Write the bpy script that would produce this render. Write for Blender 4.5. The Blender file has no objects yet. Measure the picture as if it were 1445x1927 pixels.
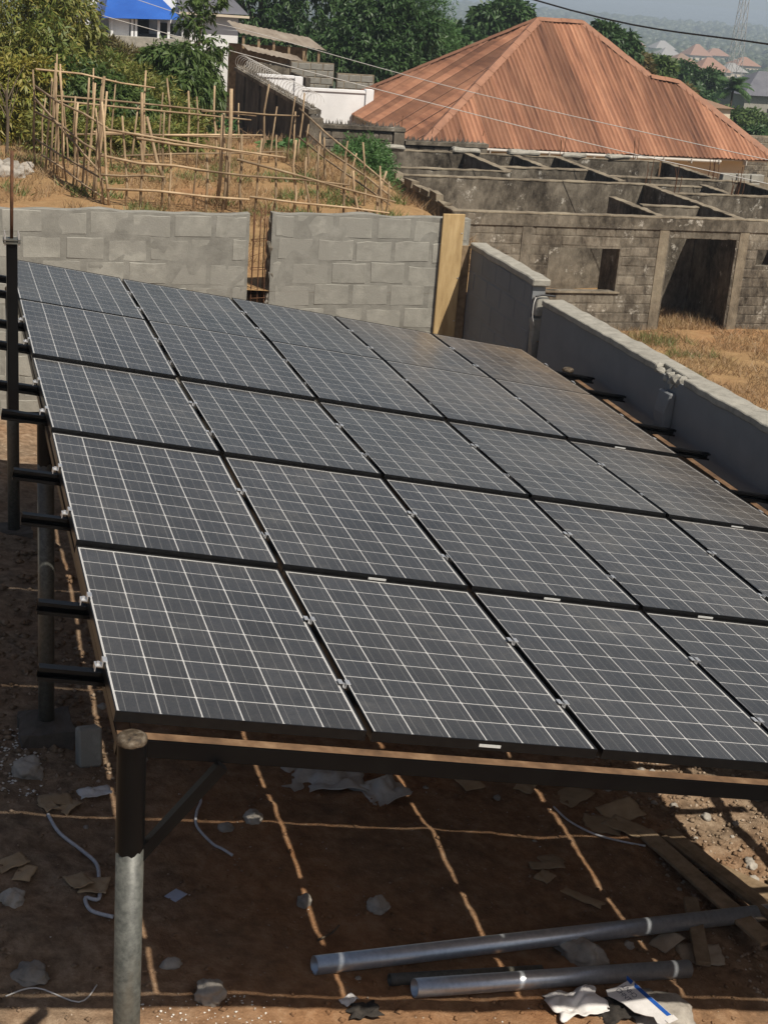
import bpy, bmesh, math, random
import numpy as np
from mathutils import Vector, Matrix, noise as mnoise

R = math.radians
random.seed(7)
rng = np.random.default_rng(7)
scene = bpy.context.scene
COL = scene.collection

# ------------------------------------------------------------------ camera
cam_d = bpy.data.cameras.new('camera')
cam = bpy.data.objects.new('camera', cam_d)
COL.objects.link(cam)
right = Vector((0.9597, -0.2708, 0.0754)); down = Vector((-0.0256, -0.3512, -0.936)); fwd = Vector((0.2799, 0.8963, -0.344))
fwd.normalize(); right = (right - fwd * right.dot(fwd)).normalized(); up = right.cross(fwd)
M = Matrix((right, up, -fwd)).transposed().to_4x4()
M.translation = Vector((-0.5664, -4.9767, 2.6674))
cam.matrix_world = M
cam_d.sensor_fit = 'HORIZONTAL'; cam_d.sensor_width = 36.0
cam_d.lens = 36.0 * 2819.3 / 1445.0
cam_d.clip_start = 0.1; cam_d.clip_end = 40000
scene.camera = cam

# ------------------------------------------------------------------ light
SUN = Vector((0.285, -0.61, 1.0)).normalized()
el = math.asin(SUN.z); az = math.atan2(SUN.x, SUN.y)
w = bpy.data.worlds.new('World'); scene.world = w; w.use_nodes = True
nt = w.node_tree; bg = nt.nodes['Background']
sky = nt.nodes.new('ShaderNodeTexSky'); sky.sky_type = 'NISHITA'; sky.sun_disc = False
sky.sun_elevation = el; sky.sun_rotation = az; sky.dust_density = 3.0; sky.air_density = 1.0; sky.altitude = 50
nt.links.new(sky.outputs[0], bg.inputs[0]); bg.inputs[1].default_value = 0.052
sd = bpy.data.lights.new('sun', 'SUN'); sd.energy = 4.8; sd.angle = R(0.55); sd.color = (1.0, 0.93, 0.82)
so = bpy.data.objects.new('sun', sd); COL.objects.link(so)
so.rotation_euler = (-SUN).to_track_quat('-Z', 'Y').to_euler()
vs = scene.view_settings
vs.view_transform = 'Standard'; vs.look = 'None'; vs.exposure = 0.3; vs.gamma = 1.0; vs.use_curve_mapping = False
scene.render.engine = 'CYCLES'
try:
    scene.cycles.transparent_max_bounces = 12
    scene.cycles.max_bounces = 5; scene.cycles.diffuse_bounces = 3; scene.cycles.glossy_bounces = 2
except Exception:
    pass

# ------------------------------------------------------------------ object helpers
def link(o, parent=None):
    COL.objects.link(o)
    if parent is not None: o.parent = parent
    return o
def tag(o, label=None, cat=None, group=None, kind=None):
    if label: o['label'] = label
    if cat: o['category'] = cat
    if group: o['group'] = group
    if kind: o['kind'] = kind
    return o
def empty(name, loc=(0, 0, 0), rz=0.0):
    o = bpy.data.objects.new(name, None); o.location = loc; o.rotation_euler = (0, 0, rz); o.empty_display_size = .2
    return link(o)
def obj(name, mesh, mat=None, parent=None, loc=None, smooth=False):
    if isinstance(mesh, bmesh.types.BMesh):
        m = bpy.data.meshes.new(name); mesh.to_mesh(m); mesh.free(); mesh = m
    o = bpy.data.objects.new(name, mesh)
    if mat and not mesh.materials: mesh.materials.append(mat)
    if loc is not None: o.location = loc
    if smooth: mesh.polygons.foreach_set('use_smooth', [True] * len(mesh.polygons))
    return link(o, parent)
def npmesh(name, V, F):
    V = np.asarray(V, np.float32); F = np.asarray(F, np.int32); k = F.shape[1]
    m = bpy.data.meshes.new(name)
    m.vertices.add(len(V)); m.vertices.foreach_set('co', V.ravel())
    m.loops.add(F.size); m.loops.foreach_set('vertex_index', F.ravel())
    m.polygons.add(len(F)); m.polygons.foreach_set('loop_start', np.arange(0, F.size, k, dtype=np.int32))
    try: m.polygons.foreach_set('loop_total', np.full(len(F), k, np.int32))
    except Exception: pass
    m.update(calc_edges=True); m.validate()
    return m
def bx(bm, x0, x1, y0, y1, z0, z1, mtx=None):
    vs_ = [bm.verts.new((x, y, z)) for z in (z0, z1) for y in (y0, y1) for x in (x0, x1)]
    for q in ((0, 2, 3, 1), (4, 5, 7, 6), (0, 1, 5, 4), (2, 6, 7, 3), (1, 3, 7, 5), (0, 4, 6, 2)):
        bm.faces.new([vs_[i] for i in q])
    if mtx is not None: bmesh.ops.transform(bm, matrix=mtx, verts=vs_)
    return vs_
def boxmesh(x0, x1, y0, y1, z0, z1, bev=0.0):
    bm = bmesh.new(); bx(bm, x0, x1, y0, y1, z0, z1)
    if bev: bmesh.ops.bevel(bm, geom=bm.edges[:], offset=bev, segments=1, affect='EDGES')
    return bm
def jitter(bm, a, sc=3.0, seed=0.0):
    for v in bm.verts:
        v.co += mnoise.noise_vector(v.co * sc + Vector((seed, seed * 1.7, -seed))) * a
    return bm
def tube(bm, pts, rad, seg=8, cap=True):
    pts = [Vector(p) for p in pts]; n = len(pts)
    rad = rad if isinstance(rad, (list, tuple)) else [rad] * n
    rings = []; t0 = (pts[1] - pts[0]).normalized(); ref = t0.orthogonal().normalized()
    for i, p in enumerate(pts):
        t = (pts[min(i + 1, n - 1)] - pts[max(i - 1, 0)]).normalized()
        ref = (ref - t * ref.dot(t)); ref = ref.normalized() if ref.length > 1e-6 else t.orthogonal().normalized()
        b = t.cross(ref)
        rings.append([bm.verts.new(p + (ref * math.cos(a) + b * math.sin(a)) * rad[i]) for a in [2 * math.pi * k / seg for k in range(seg)]])
    for a, b in zip(rings, rings[1:]):
        for k in range(seg): bm.faces.new((a[k], a[(k + 1) % seg], b[(k + 1) % seg], b[k]))
    if cap:
        bm.faces.new(rings[0][::-1]); bm.faces.new(rings[-1])
    return bm
def tubeobj(name, pts, rad, mat, parent=None, seg=8, smooth=True):
    bm = bmesh.new(); tube(bm, pts, rad, seg); return obj(name, bm, mat, parent, smooth=smooth)
def smooth_path(pts, n=6):
    pts = [Vector(p) for p in pts]; out = []
    for i in range(len(pts) - 1):
        p0 = pts[max(i - 1, 0)]; p1 = pts[i]; p2 = pts[i + 1]; p3 = pts[min(i + 2, len(pts) - 1)]
        for k in range(n):
            t = k / n
            out.append(0.5 * ((2 * p1) + (p2 - p0) * t + (2 * p0 - 5 * p1 + 4 * p2 - p3) * t * t + (3 * p1 - p0 - 3 * p2 + p3) * t ** 3))
    return out + [pts[-1]]

# ------------------------------------------------------------------ materials
def new_mat(name):
    m = bpy.data.materials.new(name); m.use_nodes = True
    return m, m.node_tree, m.node_tree.nodes['Principled BSDF']
def N(nt, typ, **kw):
    n = nt.nodes.new(typ)
    for k, v in kw.items():
        if k in n.inputs: n.inputs[k].default_value = v
        else: setattr(n, k, v)
    return n
def c4(c): return (c[0], c[1], c[2], 1.0)
def tex_noise(nt, scale, detail=6, rough=.6, coord='pos', stretch=None, dist=0.0):
    n = N(nt, 'ShaderNodeTexNoise'); n.inputs['Scale'].default_value = scale; n.inputs['Detail'].default_value = detail
    n.inputs['Roughness'].default_value = rough; n.inputs['Distortion'].default_value = dist
    if coord == 'pos': src = N(nt, 'ShaderNodeNewGeometry').outputs['Position']
    else: src = N(nt, 'ShaderNodeTexCoord').outputs['Object']
    if stretch:
        mp = N(nt, 'ShaderNodeMapping'); mp.inputs['Scale'].default_value = stretch
        nt.links.new(src, mp.inputs['Vector']); src = mp.outputs[0]
    nt.links.new(src, n.inputs['Vector'])
    return n.outputs['Fac']
def ramp(nt, fac, stops):
    r = N(nt, 'ShaderNodeValToRGB'); e = r.color_ramp.elements
    while len(e) < len(stops): e.new(0.5)
    for el_, (p, c) in zip(e, stops):
        el_.position = p; el_.color = c4(c) if len(c) == 3 else c
    nt.links.new(fac, r.inputs[0]); return r.outputs[0]
def mix(nt, fac, a, b, mode='MIX'):
    m = N(nt, 'ShaderNodeMix', data_type='RGBA', blend_type=mode)
    for i, v in ((6, a), (7, b)):
        if isinstance(v, (tuple, list)): m.inputs[i].default_value = c4(v)
        else: nt.links.new(v, m.inputs[i])
    if isinstance(fac, (int, float)): m.inputs[0].default_value = fac
    else: nt.links.new(fac, m.inputs[0])
    return m.outputs[2]
def bump(nt, b, fac, strength=.4, dist=.02):
    bp = N(nt, 'ShaderNodeBump'); bp.inputs['Strength'].default_value = strength; bp.inputs['Distance'].default_value = dist
    nt.links.new(fac, bp.inputs['Height']); nt.links.new(bp.outputs[0], b.inputs['Normal'])
def rand_shade(nt, col, lo=.8, hi=1.15, island=False):
    if island: src = N(nt, 'ShaderNodeNewGeometry').outputs['Random Per Island']
    else: src = N(nt, 'ShaderNodeObjectInfo').outputs['Random']
    mr = N(nt, 'ShaderNodeMapRange'); mr.inputs[3].default_value = lo; mr.inputs[4].default_value = hi
    nt.links.new(src, mr.inputs[0])
    cmb = N(nt, 'ShaderNodeCombineColor')
    for i in range(3): nt.links.new(mr.outputs[0], cmb.inputs[i])
    return mix(nt, 1.0, col, cmb.outputs[0], 'MULTIPLY')
def mat_noise(name, cols, scale=4.0, rough=.85, bs=.3, bd=.01, metal=0.0, bscale=None, stretch=None, shade=None, coord='pos', spec=.3, detail=7, lo=.3, hi=.7):
    m, nt, b = new_mat(name)
    f = tex_noise(nt, scale, detail, .65, coord, stretch)
    n = len(cols); stops = [(lo + (hi - lo) * i / max(1, n - 1), c) for i, c in enumerate(cols)]
    col = ramp(nt, f, stops)
    if shade: col = rand_shade(nt, col, *shade)
    nt.links.new(col, b.inputs['Base Color'])
    b.inputs['Roughness'].default_value = rough; b.inputs['Metallic'].default_value = metal
    b.inputs['Specular IOR Level'].default_value = spec
    if bs:
        bump(nt, b, tex_noise(nt, bscale or scale * 6, 6, .7, coord, stretch), bs, bd)
    return m
def mat_plain(name, c, rough=.6, metal=0.0, spec=.4): return mat_noise(name, [tuple(x * .85 for x in c), c], 6, rough, .08, .004, metal, spec=spec)

MAT = {}
# soil of the yard: reddish brown laterite with grey patches and crumbs
m, nt, b = new_mat('laterite_soil')
f1 = tex_noise(nt, .9, 6, .6); f2 = tex_noise(nt, 9, 8, .7); f3 = tex_noise(nt, 60, 4, .7)
col = ramp(nt, f1, [(.38, (.165, .105, .062)), (.5, (.24, .13, .065)), (.62, (.285, .135, .058))])
col = mix(nt, .55, col, ramp(nt, f2, [(.36, (.115, .065, .035)), (.52, (.26, .15, .08)), (.66, (.38, .25, .15))]))
col = mix(nt, ramp(nt, f3, [(.66, (0, 0, 0)), (.72, (.55, .55, .55))]), col, (.36, .29, .22))
gpos = N(nt, 'ShaderNodeSeparateXYZ'); nt.links.new(N(nt, 'ShaderNodeNewGeometry').outputs['Position'], gpos.inputs[0])
mxr = N(nt, 'ShaderNodeMapRange'); mxr.inputs[1].default_value = 3.7; mxr.inputs[2].default_value = 4.5; nt.links.new(gpos.outputs[0], mxr.inputs[0])
mxl = N(nt, 'ShaderNodeMapRange'); mxl.inputs[1].default_value = 1.1; mxl.inputs[2].default_value = .1; nt.links.new(gpos.outputs[0], mxl.inputs[0])
sidef = N(nt, 'ShaderNodeMath', operation='MAXIMUM'); nt.links.new(mxr.outputs[0], sidef.inputs[0]); nt.links.new(mxl.outputs[0], sidef.inputs[1])
sidem = N(nt, 'ShaderNodeMath', operation='MULTIPLY'); nt.links.new(sidef.outputs[0], sidem.inputs[0]); nt.links.new(ramp(nt, f1, [(.35, (.85, .85, .85)), (.65, (.45, .45, .45))]), sidem.inputs[1])
col = mix(nt, sidem.outputs[0], col, ramp(nt, f2, [(.36, (.10, .078, .055)), (.52, (.215, .165, .115)), (.66, (.32, .255, .185))]))
nt.links.new(col, b.inputs['Base Color']); b.inputs['Roughness'].default_value = .95; b.inputs['Specular IOR Level'].default_value = .15
bump(nt, b, mix(nt, .5, f2, f3), .9, .03); MAT['soil'] = m
# open land: red earth, dry straw grass, green with distance
m, nt, b = new_mat('hillside_earth')
f1 = tex_noise(nt, .35, 6, .6); f2 = tex_noise(nt, 5, 8, .75); f4 = tex_noise(nt, .012, 7, .65)
near = ramp(nt, f1, [(.3, (.30, .14, .065)), (.45, (.30, .19, .09)), (.6, (.31, .21, .10)), (.72, (.15, .14, .05))])
near = mix(nt, .5, near, ramp(nt, f2, [(.3, (.14, .08, .04)), (.55, (.30, .18, .09)), (.75, (.42, .30, .16))]))
far = ramp(nt, f4, [(.35, (.045, .06, .028)), (.55, (.07, .085, .04)), (.68, (.16, .13, .085))])
geo = N(nt, 'ShaderNodeNewGeometry'); ln = N(nt, 'ShaderNodeVectorMath', operation='LENGTH'); nt.links.new(geo.outputs['Position'], ln.inputs[0])
mr = N(nt, 'ShaderNodeMapRange'); mr.inputs[1].default_value = 45; mr.inputs[2].default_value = 110; nt.links.new(ln.outputs['Value'], mr.inputs[0])
nt.links.new(mix(nt, mr.outputs[0], near, far), b.inputs['Base Color']); b.inputs['Roughness'].default_value = .95; b.inputs['Specular IOR Level'].default_value = .1
bump(nt, b, f2, .8, .06); MAT['earth'] = m
# sand-cement block work, pale grey
def blockmat(name, cols, spots=(.09, .085, .08), shade=(.86, 1.12), scale=7, bstr=.55, patch=None):
    m, nt, b = new_mat(name)
    f1 = tex_noise(nt, scale, 7, .65); f2 = tex_noise(nt, 90, 4, .7); f3 = tex_noise(nt, 1.6, 5, .6)
    col = ramp(nt, f1, [(.3, cols[0]), (.5, cols[1]), (.72, cols[2])])
    col = mix(nt, ramp(nt, f3, [(.35, (.0, .0, .0)), (.7, (.4, .4, .4))]), col, cols[0])
    col = mix(nt, ramp(nt, f2, [(.26, (.8, .8, .8)), (.34, (0, 0, 0))]), col, spots)
    col = rand_shade(nt, col, *shade)
    if patch: col = mix(nt, ramp(nt, tex_noise(nt, 3.1, 7, .62), [(.51, (0, 0, 0)), (.57, (.9, .9, .9))]), col, patch)
    nt.links.new(col, b.inputs['Base Color']); b.inputs['Roughness'].default_value = .92; b.inputs['Specular IOR Level'].default_value = .2
    bump(nt, b, mix(nt, .5, f1, f2), bstr, .015); return m
MAT['block'] = blockmat('cement_block', [(.215, .207, .18), (.285, .275, .24), (.345, .332, .29)], shade=(.90, 1.06), patch=(.245, .236, .207))
MAT['mortar'] = blockmat('cement_mortar', [(.165, .158, .138), (.225, .217, .19), (.285, .275, .242)], scale=6, shade=(1, 1))
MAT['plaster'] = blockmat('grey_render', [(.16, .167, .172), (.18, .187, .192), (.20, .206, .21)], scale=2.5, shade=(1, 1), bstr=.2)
MAT['coping'] = blockmat('rough_coping', [(.21, .198, .17), (.30, .285, .245), (.38, .36, .31)], scale=9, shade=(1, 1), bstr=.9)
# weathered old concrete of the ruin: black algae, brown and lime bloom
def ruinmat(name, dark, midc, pale, bloom, amt=.62, shade=None):
    m, nt, b = new_mat(name)
    f1 = tex_noise(nt, 1.1, 8, .68, stretch=(1, 1, .55)); f2 = tex_noise(nt, 6, 8, .75, stretch=(1, 1, .6)); f3 = tex_noise(nt, 2.4, 9, .78)
    col = ramp(nt, f1, [(.40, dark), (.5, midc), (.60, pale)])
    col = mix(nt, .5, col, ramp(nt, f2, [(.38, dark), (.52, midc), (.66, pale)]))
    col = mix(nt, ramp(nt, f3, [(amt, (0, 0, 0)), (amt + .06, (.75, .75, .75))]), col, bloom)
    if shade: col = rand_shade(nt, col, *shade)
    nt.links.new(col, b.inputs['Base Color']); b.inputs['Roughness'].default_value = .95; b.inputs['Specular IOR Level'].default_value = .15
    bump(nt, b, f2, .7, .03); return m
MAT['ruin'] = ruinmat('weathered_concrete', (.022, .018, .014), (.105, .09, .07), (.24, .21, .165), (.50, .47, .41), .585)
MAT['ruin_block'] = ruinmat('weathered_block', (.025, .02, .016), (.13, .11, .085), (.27, .24, .19), (.50, .47, .41), .575, (.8, 1.2))
MAT['ruin_top'] = ruinmat('weathered_wall_top', (.09, .075, .055), (.20, .165, .12), (.30, .26, .19), (.5, .46, .4), .7)
MAT['black_wall'] = ruinmat('soot_dark_wall', (.03, .028, .025), (.065, .058, .05), (.13, .118, .10), (.30, .28, .25), .70)
MAT['white_wall'] = mat_noise('white_paint', [(.60, .60, .60), (.78, .78, .78)], .8, .7, .1, .004)
MAT['cream'] = mat_noise('cream_paint', [(.50, .42, .32), (.62, .54, .42)], .6, .8, .1, .004)
# steel
MAT['black_steel'] = mat_noise('black_painted_steel', [(.002, .002, .0025), (.0045, .0045, .0045)], 8, .38, .12, .002, spec=.16)
MAT['rust_top'] = mat_noise('dusty_primer_top', [(.055, .032, .018), (.13, .075, .04), (.22, .14, .08)], 7, .85, .2, .002)
m, nt, b = new_mat('galvanised_steel')
f1 = tex_noise(nt, 5, 6, .65, stretch=(1, 1, .25)); f2 = tex_noise(nt, 40, 5, .7)
nt.links.new(mix(nt, ramp(nt, f1, [(.45, (0, 0, 0)), (.7, (.75, .75, .75))]), ramp(nt, f2, [(.36, (.045, .047, .041)), (.64, (.10, .102, .09))]), (.10, .08, .055)), b.inputs['Base Color'])
b.inputs['Metallic'].default_value = .15; b.inputs['Roughness'].default_value = .5; bump(nt, b, f2, .12, .003); MAT['galv'] = m
m, nt, b = new_mat('new_galvanised_pipe')
f2 = tex_noise(nt, 30, 5, .7, 'obj')
nt.links.new(ramp(nt, f2, [(.3, (.42, .45, .48)), (.7, (.60, .63, .66))]), b.inputs['Base Color'])
b.inputs['Metallic'].default_value = .7; b.inputs['Roughness'].default_value = .3; bump(nt, b, f2, .08, .002); MAT['pipe'] = m; b.inputs['Roughness'].default_value = .36
MAT['weld'] = mat_noise('burnt_weld', [(.02, .018, .016), (.10, .075, .05), (.20, .17, .13)], 45, .6, .6, .004, metal=.4)
MAT['aluminium'] = mat_noise('bare_aluminium', [(.55, .55, .55), (.72, .72, .72)], 20, .35, .05, .001, metal=.7)
MAT['rebar'] = mat_noise('rusty_rebar', [(.06, .03, .018), (.15, .07, .035)], 30, .85, .5, .002, metal=.2)
MAT['sticker'] = mat_noise('sticker_paper', [(.38, .38, .37), (.55, .55, .53)], 90, .6, 0)
# solar panel materials
m, nt, b = new_mat('solar_cell')
tc = N(nt, 'ShaderNodeTexCoord'); sep = N(nt, 'ShaderNodeSeparateXYZ'); nt.links.new(tc.outputs['Generated'], sep.inputs[0])
mu = N(nt, 'ShaderNodeMath', operation='MULTIPLY'); mu.inputs[1].default_value = 3.0; nt.links.new(sep.outputs[0], mu.inputs[0])
fr = N(nt, 'ShaderNodeMath', operation='FRACT'); nt.links.new(mu.outputs[0], fr.inputs[0])
sb = N(nt, 'ShaderNodeMath', operation='SUBTRACT'); sb.inputs[1].default_value = .5; nt.links.new(fr.outputs[0], sb.inputs[0])
ab = N(nt, 'ShaderNodeMath', operation='ABSOLUTE'); nt.links.new(sb.outputs[0], ab.inputs[0])
lt = N(nt, 'ShaderNodeMath', operation='LESS_THAN'); lt.inputs[1].default_value = .028; nt.links.new(ab.outputs[0], lt.inputs[0])
f1 = tex_noise(nt, 55, 3, .5)
cell = ramp(nt, f1, [(.35, (.014, .016, .020)), (.65, (.023, .025, .030))])
cell = rand_shade(nt, cell, .7, 1.4)
nt.links.new(mix(nt, lt.outputs[0], cell, (.12, .12, .12)), b.inputs['Base Color']); b.inputs['Roughness'].default_value = .35; b.inputs['Specular IOR Level'].default_value = .3
MAT['cell'] = m
MAT['backsheet'] = mat_plain('white_backsheet', (.58, .58, .58), .5)
MAT['frame'] = mat_noise('black_anodised_frame', [(.003, .003, .0035), (.008, .008, .008)], 25, .35, .05, .001, metal=.0, spec=.25)
m, nt, b = new_mat('dusty_panel_glass')
nt.nodes.remove(b); out = nt.nodes['Material Output']
tr = N(nt, 'ShaderNodeBsdfTransparent'); gl = N(nt, 'ShaderNodeBsdfGlossy'); gl.inputs['Roughness'].default_value = .2; df = N(nt, 'ShaderNodeBsdfDiffuse')
fz = N(nt, 'ShaderNodeFresnel'); fz.inputs['IOR'].default_value = 1.52
s1 = N(nt, 'ShaderNodeMixShader'); nt.links.new(fz.outputs[0], s1.inputs[0]); nt.links.new(tr.outputs[0], s1.inputs[1]); nt.links.new(gl.outputs[0], s1.inputs[2])
f1 = tex_noise(nt, 1.3, 8, .65); f2 = tex_noise(nt, 14, 8, .75)
fsum = mix(nt, .4, f1, f2)
dmask = ramp(nt, fsum, [(.38, (.055, .055, .055)), (.55, (.10, .10, .10)), (.64, (.19, .19, .19)), (.7, (.32, .32, .32))])
geo = N(nt, 'ShaderNodeNewGeometry'); sp = N(nt, 'ShaderNodeSeparateXYZ'); nt.links.new(geo.outputs['Position'], sp.inputs[0])
mrx = N(nt, 'ShaderNodeMapRange'); mrx.inputs[1].default_value = 2.6; mrx.inputs[2].default_value = 5.2; mrx.inputs[3].default_value = 0; mrx.inputs[4].default_value = 1; nt.links.new(sp.outputs[0], mrx.inputs[0])
mry = N(nt, 'ShaderNodeMapRange'); mry.inputs[1].default_value = 2.0; mry.inputs[2].default_value = 8.5; mry.inputs[3].default_value = .15; mry.inputs[4].default_value = 1.0; nt.links.new(sp.outputs[1], mry.inputs[0])
m1 = N(nt, 'ShaderNodeMath', operation='MULTIPLY'); nt.links.new(mrx.outputs[0], m1.inputs[0]); nt.links.new(mry.outputs[0], m1.inputs[1])
m2 = N(nt, 'ShaderNodeMath', operation='MULTIPLY'); nt.links.new(m1.outputs[0], m2.inputs[0]); nt.links.new(ramp(nt, fsum, [(.36, (.05, .05, .05)), (.62, (.38, .38, .38))]), m2.inputs[1])
m3 = N(nt, 'ShaderNodeMath', operation='ADD', use_clamp=True); nt.links.new(dmask, m3.inputs[0]); nt.links.new(m2.outputs[0], m3.inputs[1])
nt.links.new(mix(nt, m1.outputs[0], (.34, .325, .30), (.27, .19, .115)), df.inputs['Color'])
s2 = N(nt, 'ShaderNodeMixShader'); nt.links.new(m3.outputs[0], s2.inputs[0]); nt.links.new(s1.outputs[0], s2.inputs[1]); nt.links.new(df.outputs[0], s2.inputs[2])
nt.links.new(s2.outputs[0], out.inputs[0]); MAT['glass'] = m
# roofs, wood and others
m, nt, b = new_mat('rusty_red_roofing')
f1 = tex_noise(nt, 1.3, 7, .65, stretch=(1, .08, .08)); f2 = tex_noise(nt, 8, 7, .7, stretch=(1, .06, .06)); f3 = tex_noise(nt, 2.2, 6, .7)
col = ramp(nt, f1, [(.42, (.105, .052, .034)), (.49, (.24, .115, .068)), (.58, (.365, .185, .112))])
col = mix(nt, .45, col, ramp(nt, f2, [(.36, (.12, .05, .03)), (.5, (.29, .125, .065)), (.66, (.42, .21, .12))]))
col = mix(nt, ramp(nt, f3, [(.4, (0, 0, 0)), (.7, (.35, .35, .35))]), col, (.20, .085, .05))
col = rand_shade(nt, col, .62, 1.12)
nt.links.new(col, b.inputs['Base Color']); b.inputs['Roughness'].default_value = .6; b.inputs['Specular IOR Level'].default_value = .3; bump(nt, b, f2, .2, .01); MAT['roof'] = m
MAT['roof_cap'] = mat_noise('roof_ridge_cap', [(.19, .09, .053), (.30, .15, .09)], 3, .6, .15, .01)
MAT['blue_roof'] = mat_noise('blue_metal_roof', [(.02, .075, .30), (.03, .11, .40)], .7, .45, .1, .01)
MAT['grey_roof'] = mat_noise('grey_metal_roof', [(.09, .09, .105), (.14, .14, .155)], .7, .5, .1, .01)
MAT['old_iron'] = mat_noise('old_iron_sheet', [(.11, .085, .065), (.22, .18, .14), (.30, .26, .21)], 1.5, .75, .3, .02, stretch=(1, .3, 1))
MAT['bamboo'] = mat_noise('cut_pole_wood', [(.21, .14, .085), (.35, .25, .15), (.48, .36, .23)], 3.5, .85, .4, .01, shade=(.55, 1.2))
MAT['board'] = mat_noise('formwork_board', [(.28, .185, .085), (.40, .28, .135), (.50, .365, .19)], 5, .75, .4, .006, stretch=(3, 3, .5))
MAT['plank'] = mat_noise('old_plank', [(.12, .08, .045), (.22, .155, .09), (.30, .22, .14)], 7, .85, .4, .006, shade=(.75, 1.15))
MAT['rock'] = mat_noise('field_stone', [(.20, .18, .15), (.32, .29, .25), (.40, .37, .32)], 9, .9, .5, .01, shade=(.7, 1.15), coord='pos')
MAT['gravel'] = mat_noise('gravel_bits', [(.20, .135, .085), (.29, .215, .15), (.38, .32, .25)], 14, .9, .2, .004)
MAT['lime'] = mat_noise('white_chips', [(.5, .47, .42), (.75, .73, .68)], 30, .9, .2, .004)
MAT['cardboard'] = mat_noise('torn_cardboard', [(.30, .21, .12), (.42, .31, .19)], 9, .9, .3, .004, shade=(.7, 1.1))
MAT['paper'] = mat_noise('white_paper', [(.48, .46, .44), (.66, .64, .62)], 9, .7, .15, .003)
MAT['card_blue'] = mat_plain('pale_blue_card', (.36, .40, .50), .6)
MAT['print_blue'] = mat_plain('print_blue', (.012, .085, .36), .5)
MAT['ink'] = mat_plain('dark_ink', (.03, .04, .08), .6)
MAT['plastic'] = mat_noise('cloudy_plastic_sheet', [(.30, .28, .25), (.45, .43, .40)], 4, .45, .4, .02, spec=.5)
MAT['rope'] = mat_noise('fibre_rope', [(.38, .38, .40), (.55, .56, .58)], 60, .9, .6, .004)
MAT['black_cloth'] = mat_noise('burnt_cloth', [(.012, .011, .010), (.05, .042, .035)], 25, .9, .6, .01)
MAT['sack'] = mat_noise('cement_sack', [(.26, .21, .15), (.38, .31, .23)], 7, .9, .4, .01)
MAT['cable'] = mat_plain('black_cable', (.02, .02, .022), .5)
MAT['wire'] = mat_plain('pale_wire', (.55, .53, .50), .5)
MAT['dark'] = mat_plain('dark_interior', (.03, .028, .026), .9)
MAT['pvc'] = mat_plain('white_pvc', (.48, .45, .40), .5)
MAT['tower_red'] = mat_plain('tower_red', (.42, .09, .06), .6)
MAT['tower_pale'] = mat_plain('tower_pale', (.36, .35, .34), .6)
MAT['water'] = mat_noise('estuary_water', [(.10, .12, .13), (.14, .16, .17)], .004, .25, .0)
MAT['bark'] = mat_noise('bark', [(.06, .045, .03), (.16, .125, .09)], 6, .95, .5, .02, stretch=(1, 1, .3))
def leafmat(name, cols, trans=.25):
    m, nt, b = new_mat(name)
    f = N(nt, 'ShaderNodeNewGeometry').outputs['Random Per Island']
    g = tex_noise(nt, .9, 4, .6)
    n = len(cols); col = ramp(nt, f, [(i / max(1, n - 1), c) for i, c in enumerate(cols)])
    col = mix(nt, ramp(nt, g, [(.38, (.0, .0, .0)), (.68, (.55, .55, .55))]), col, cols[-1])
    nt.links.new(col, b.inputs['Base Color']); b.inputs['Roughness'].default_value = .5; b.inputs['Specular IOR Level'].default_value = .35
    tl = N(nt, 'ShaderNodeBsdfTranslucent'); nt.links.new(col, tl.inputs[0])
    mx = N(nt, 'ShaderNodeMixShader'); mx.inputs[0].default_value = trans
    nt.links.new(b.outputs[0], mx.inputs[1]); nt.links.new(tl.outputs[0], mx.inputs[2]); nt.links.new(mx.outputs[0], nt.nodes['Material Output'].inputs[0])
    return m
MAT['leaf_mango'] = leafmat('mango_leaf', [(.035, .07, .018), (.06, .10, .025), (.10, .145, .04)])
MAT['leaf_olive'] = leafmat('olive_leaf', [(.07, .11, .024), (.11, .155, .034), (.165, .195, .045), (.25, .21, .055)])
MAT['leaf_dark'] = leafmat('dark_leaf', [(.025, .06, .02), (.04, .085, .025), (.065, .12, .035)])
MAT['leaf_fresh'] = leafmat('fresh_leaf', [(.04, .10, .03), (.065, .145, .04), (.09, .18, .05)])
MAT['leaf_brown'] = leafmat('dry_tree_leaf', [(.07, .08, .025), (.13, .10, .035), (.16, .13, .05)])
MAT['leaf_yellow'] = leafmat('yellowing_leaf', [(.16, .15, .03), (.34, .26, .05), (.12, .16, .03)])
MAT['straw'] = leafmat('dry_grass', [(.17, .11, .055), (.28, .19, .095), (.37, .27, .145), (.22, .12, .06)], .15)
MAT['grass'] = leafmat('green_grass', [(.07, .11, .03), (.11, .15, .04), (.17, .18, .06)], .2)
MAT['forest'] = leafmat('far_forest_leaf', [(.03, .045, .02), (.045, .06, .028), (.065, .08, .04)], .0)

# ------------------------------------------------------------------ ground shape
XW, YW = 5.52, 11.75            # inner lines of the low side wall and of the back wall
def yard_z(x, y):
    z = -2.3 - .136 * min(max(x, -1.0), 4.6)
    if y > 8.5: z -= .055 * min(y - 8.5, 3.0)
    if x > 4.4 and y > 1.6: z += .10 * min(1, (x - 4.4) / .8)
    return z
def lerp_tab(t, tab):
    if t <= tab[0][0]: return tab[0][1]
    for (a, za), (b, zb) in zip(tab, tab[1:]):
        if t <= b:
            s = (t - a) / (b - a); return za + (zb - za) * s
    return tab[-1][1]
def sst(a, b, t):
    t = min(max((t - a) / (b - a), 0), 1); return t * t * (3 - 2 * t)
FAR = [(0, -4.5), (45, -5.4), (62, -6.3), (100, -9), (150, -11.5), (300, -18.5), (500, -27), (800, -36), (1200, -46), (1800, -52.5), (2500, -53.6), (2750, -58), (5200, -58), (5600, -52), (7500, 0), (9000, 30)]
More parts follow.
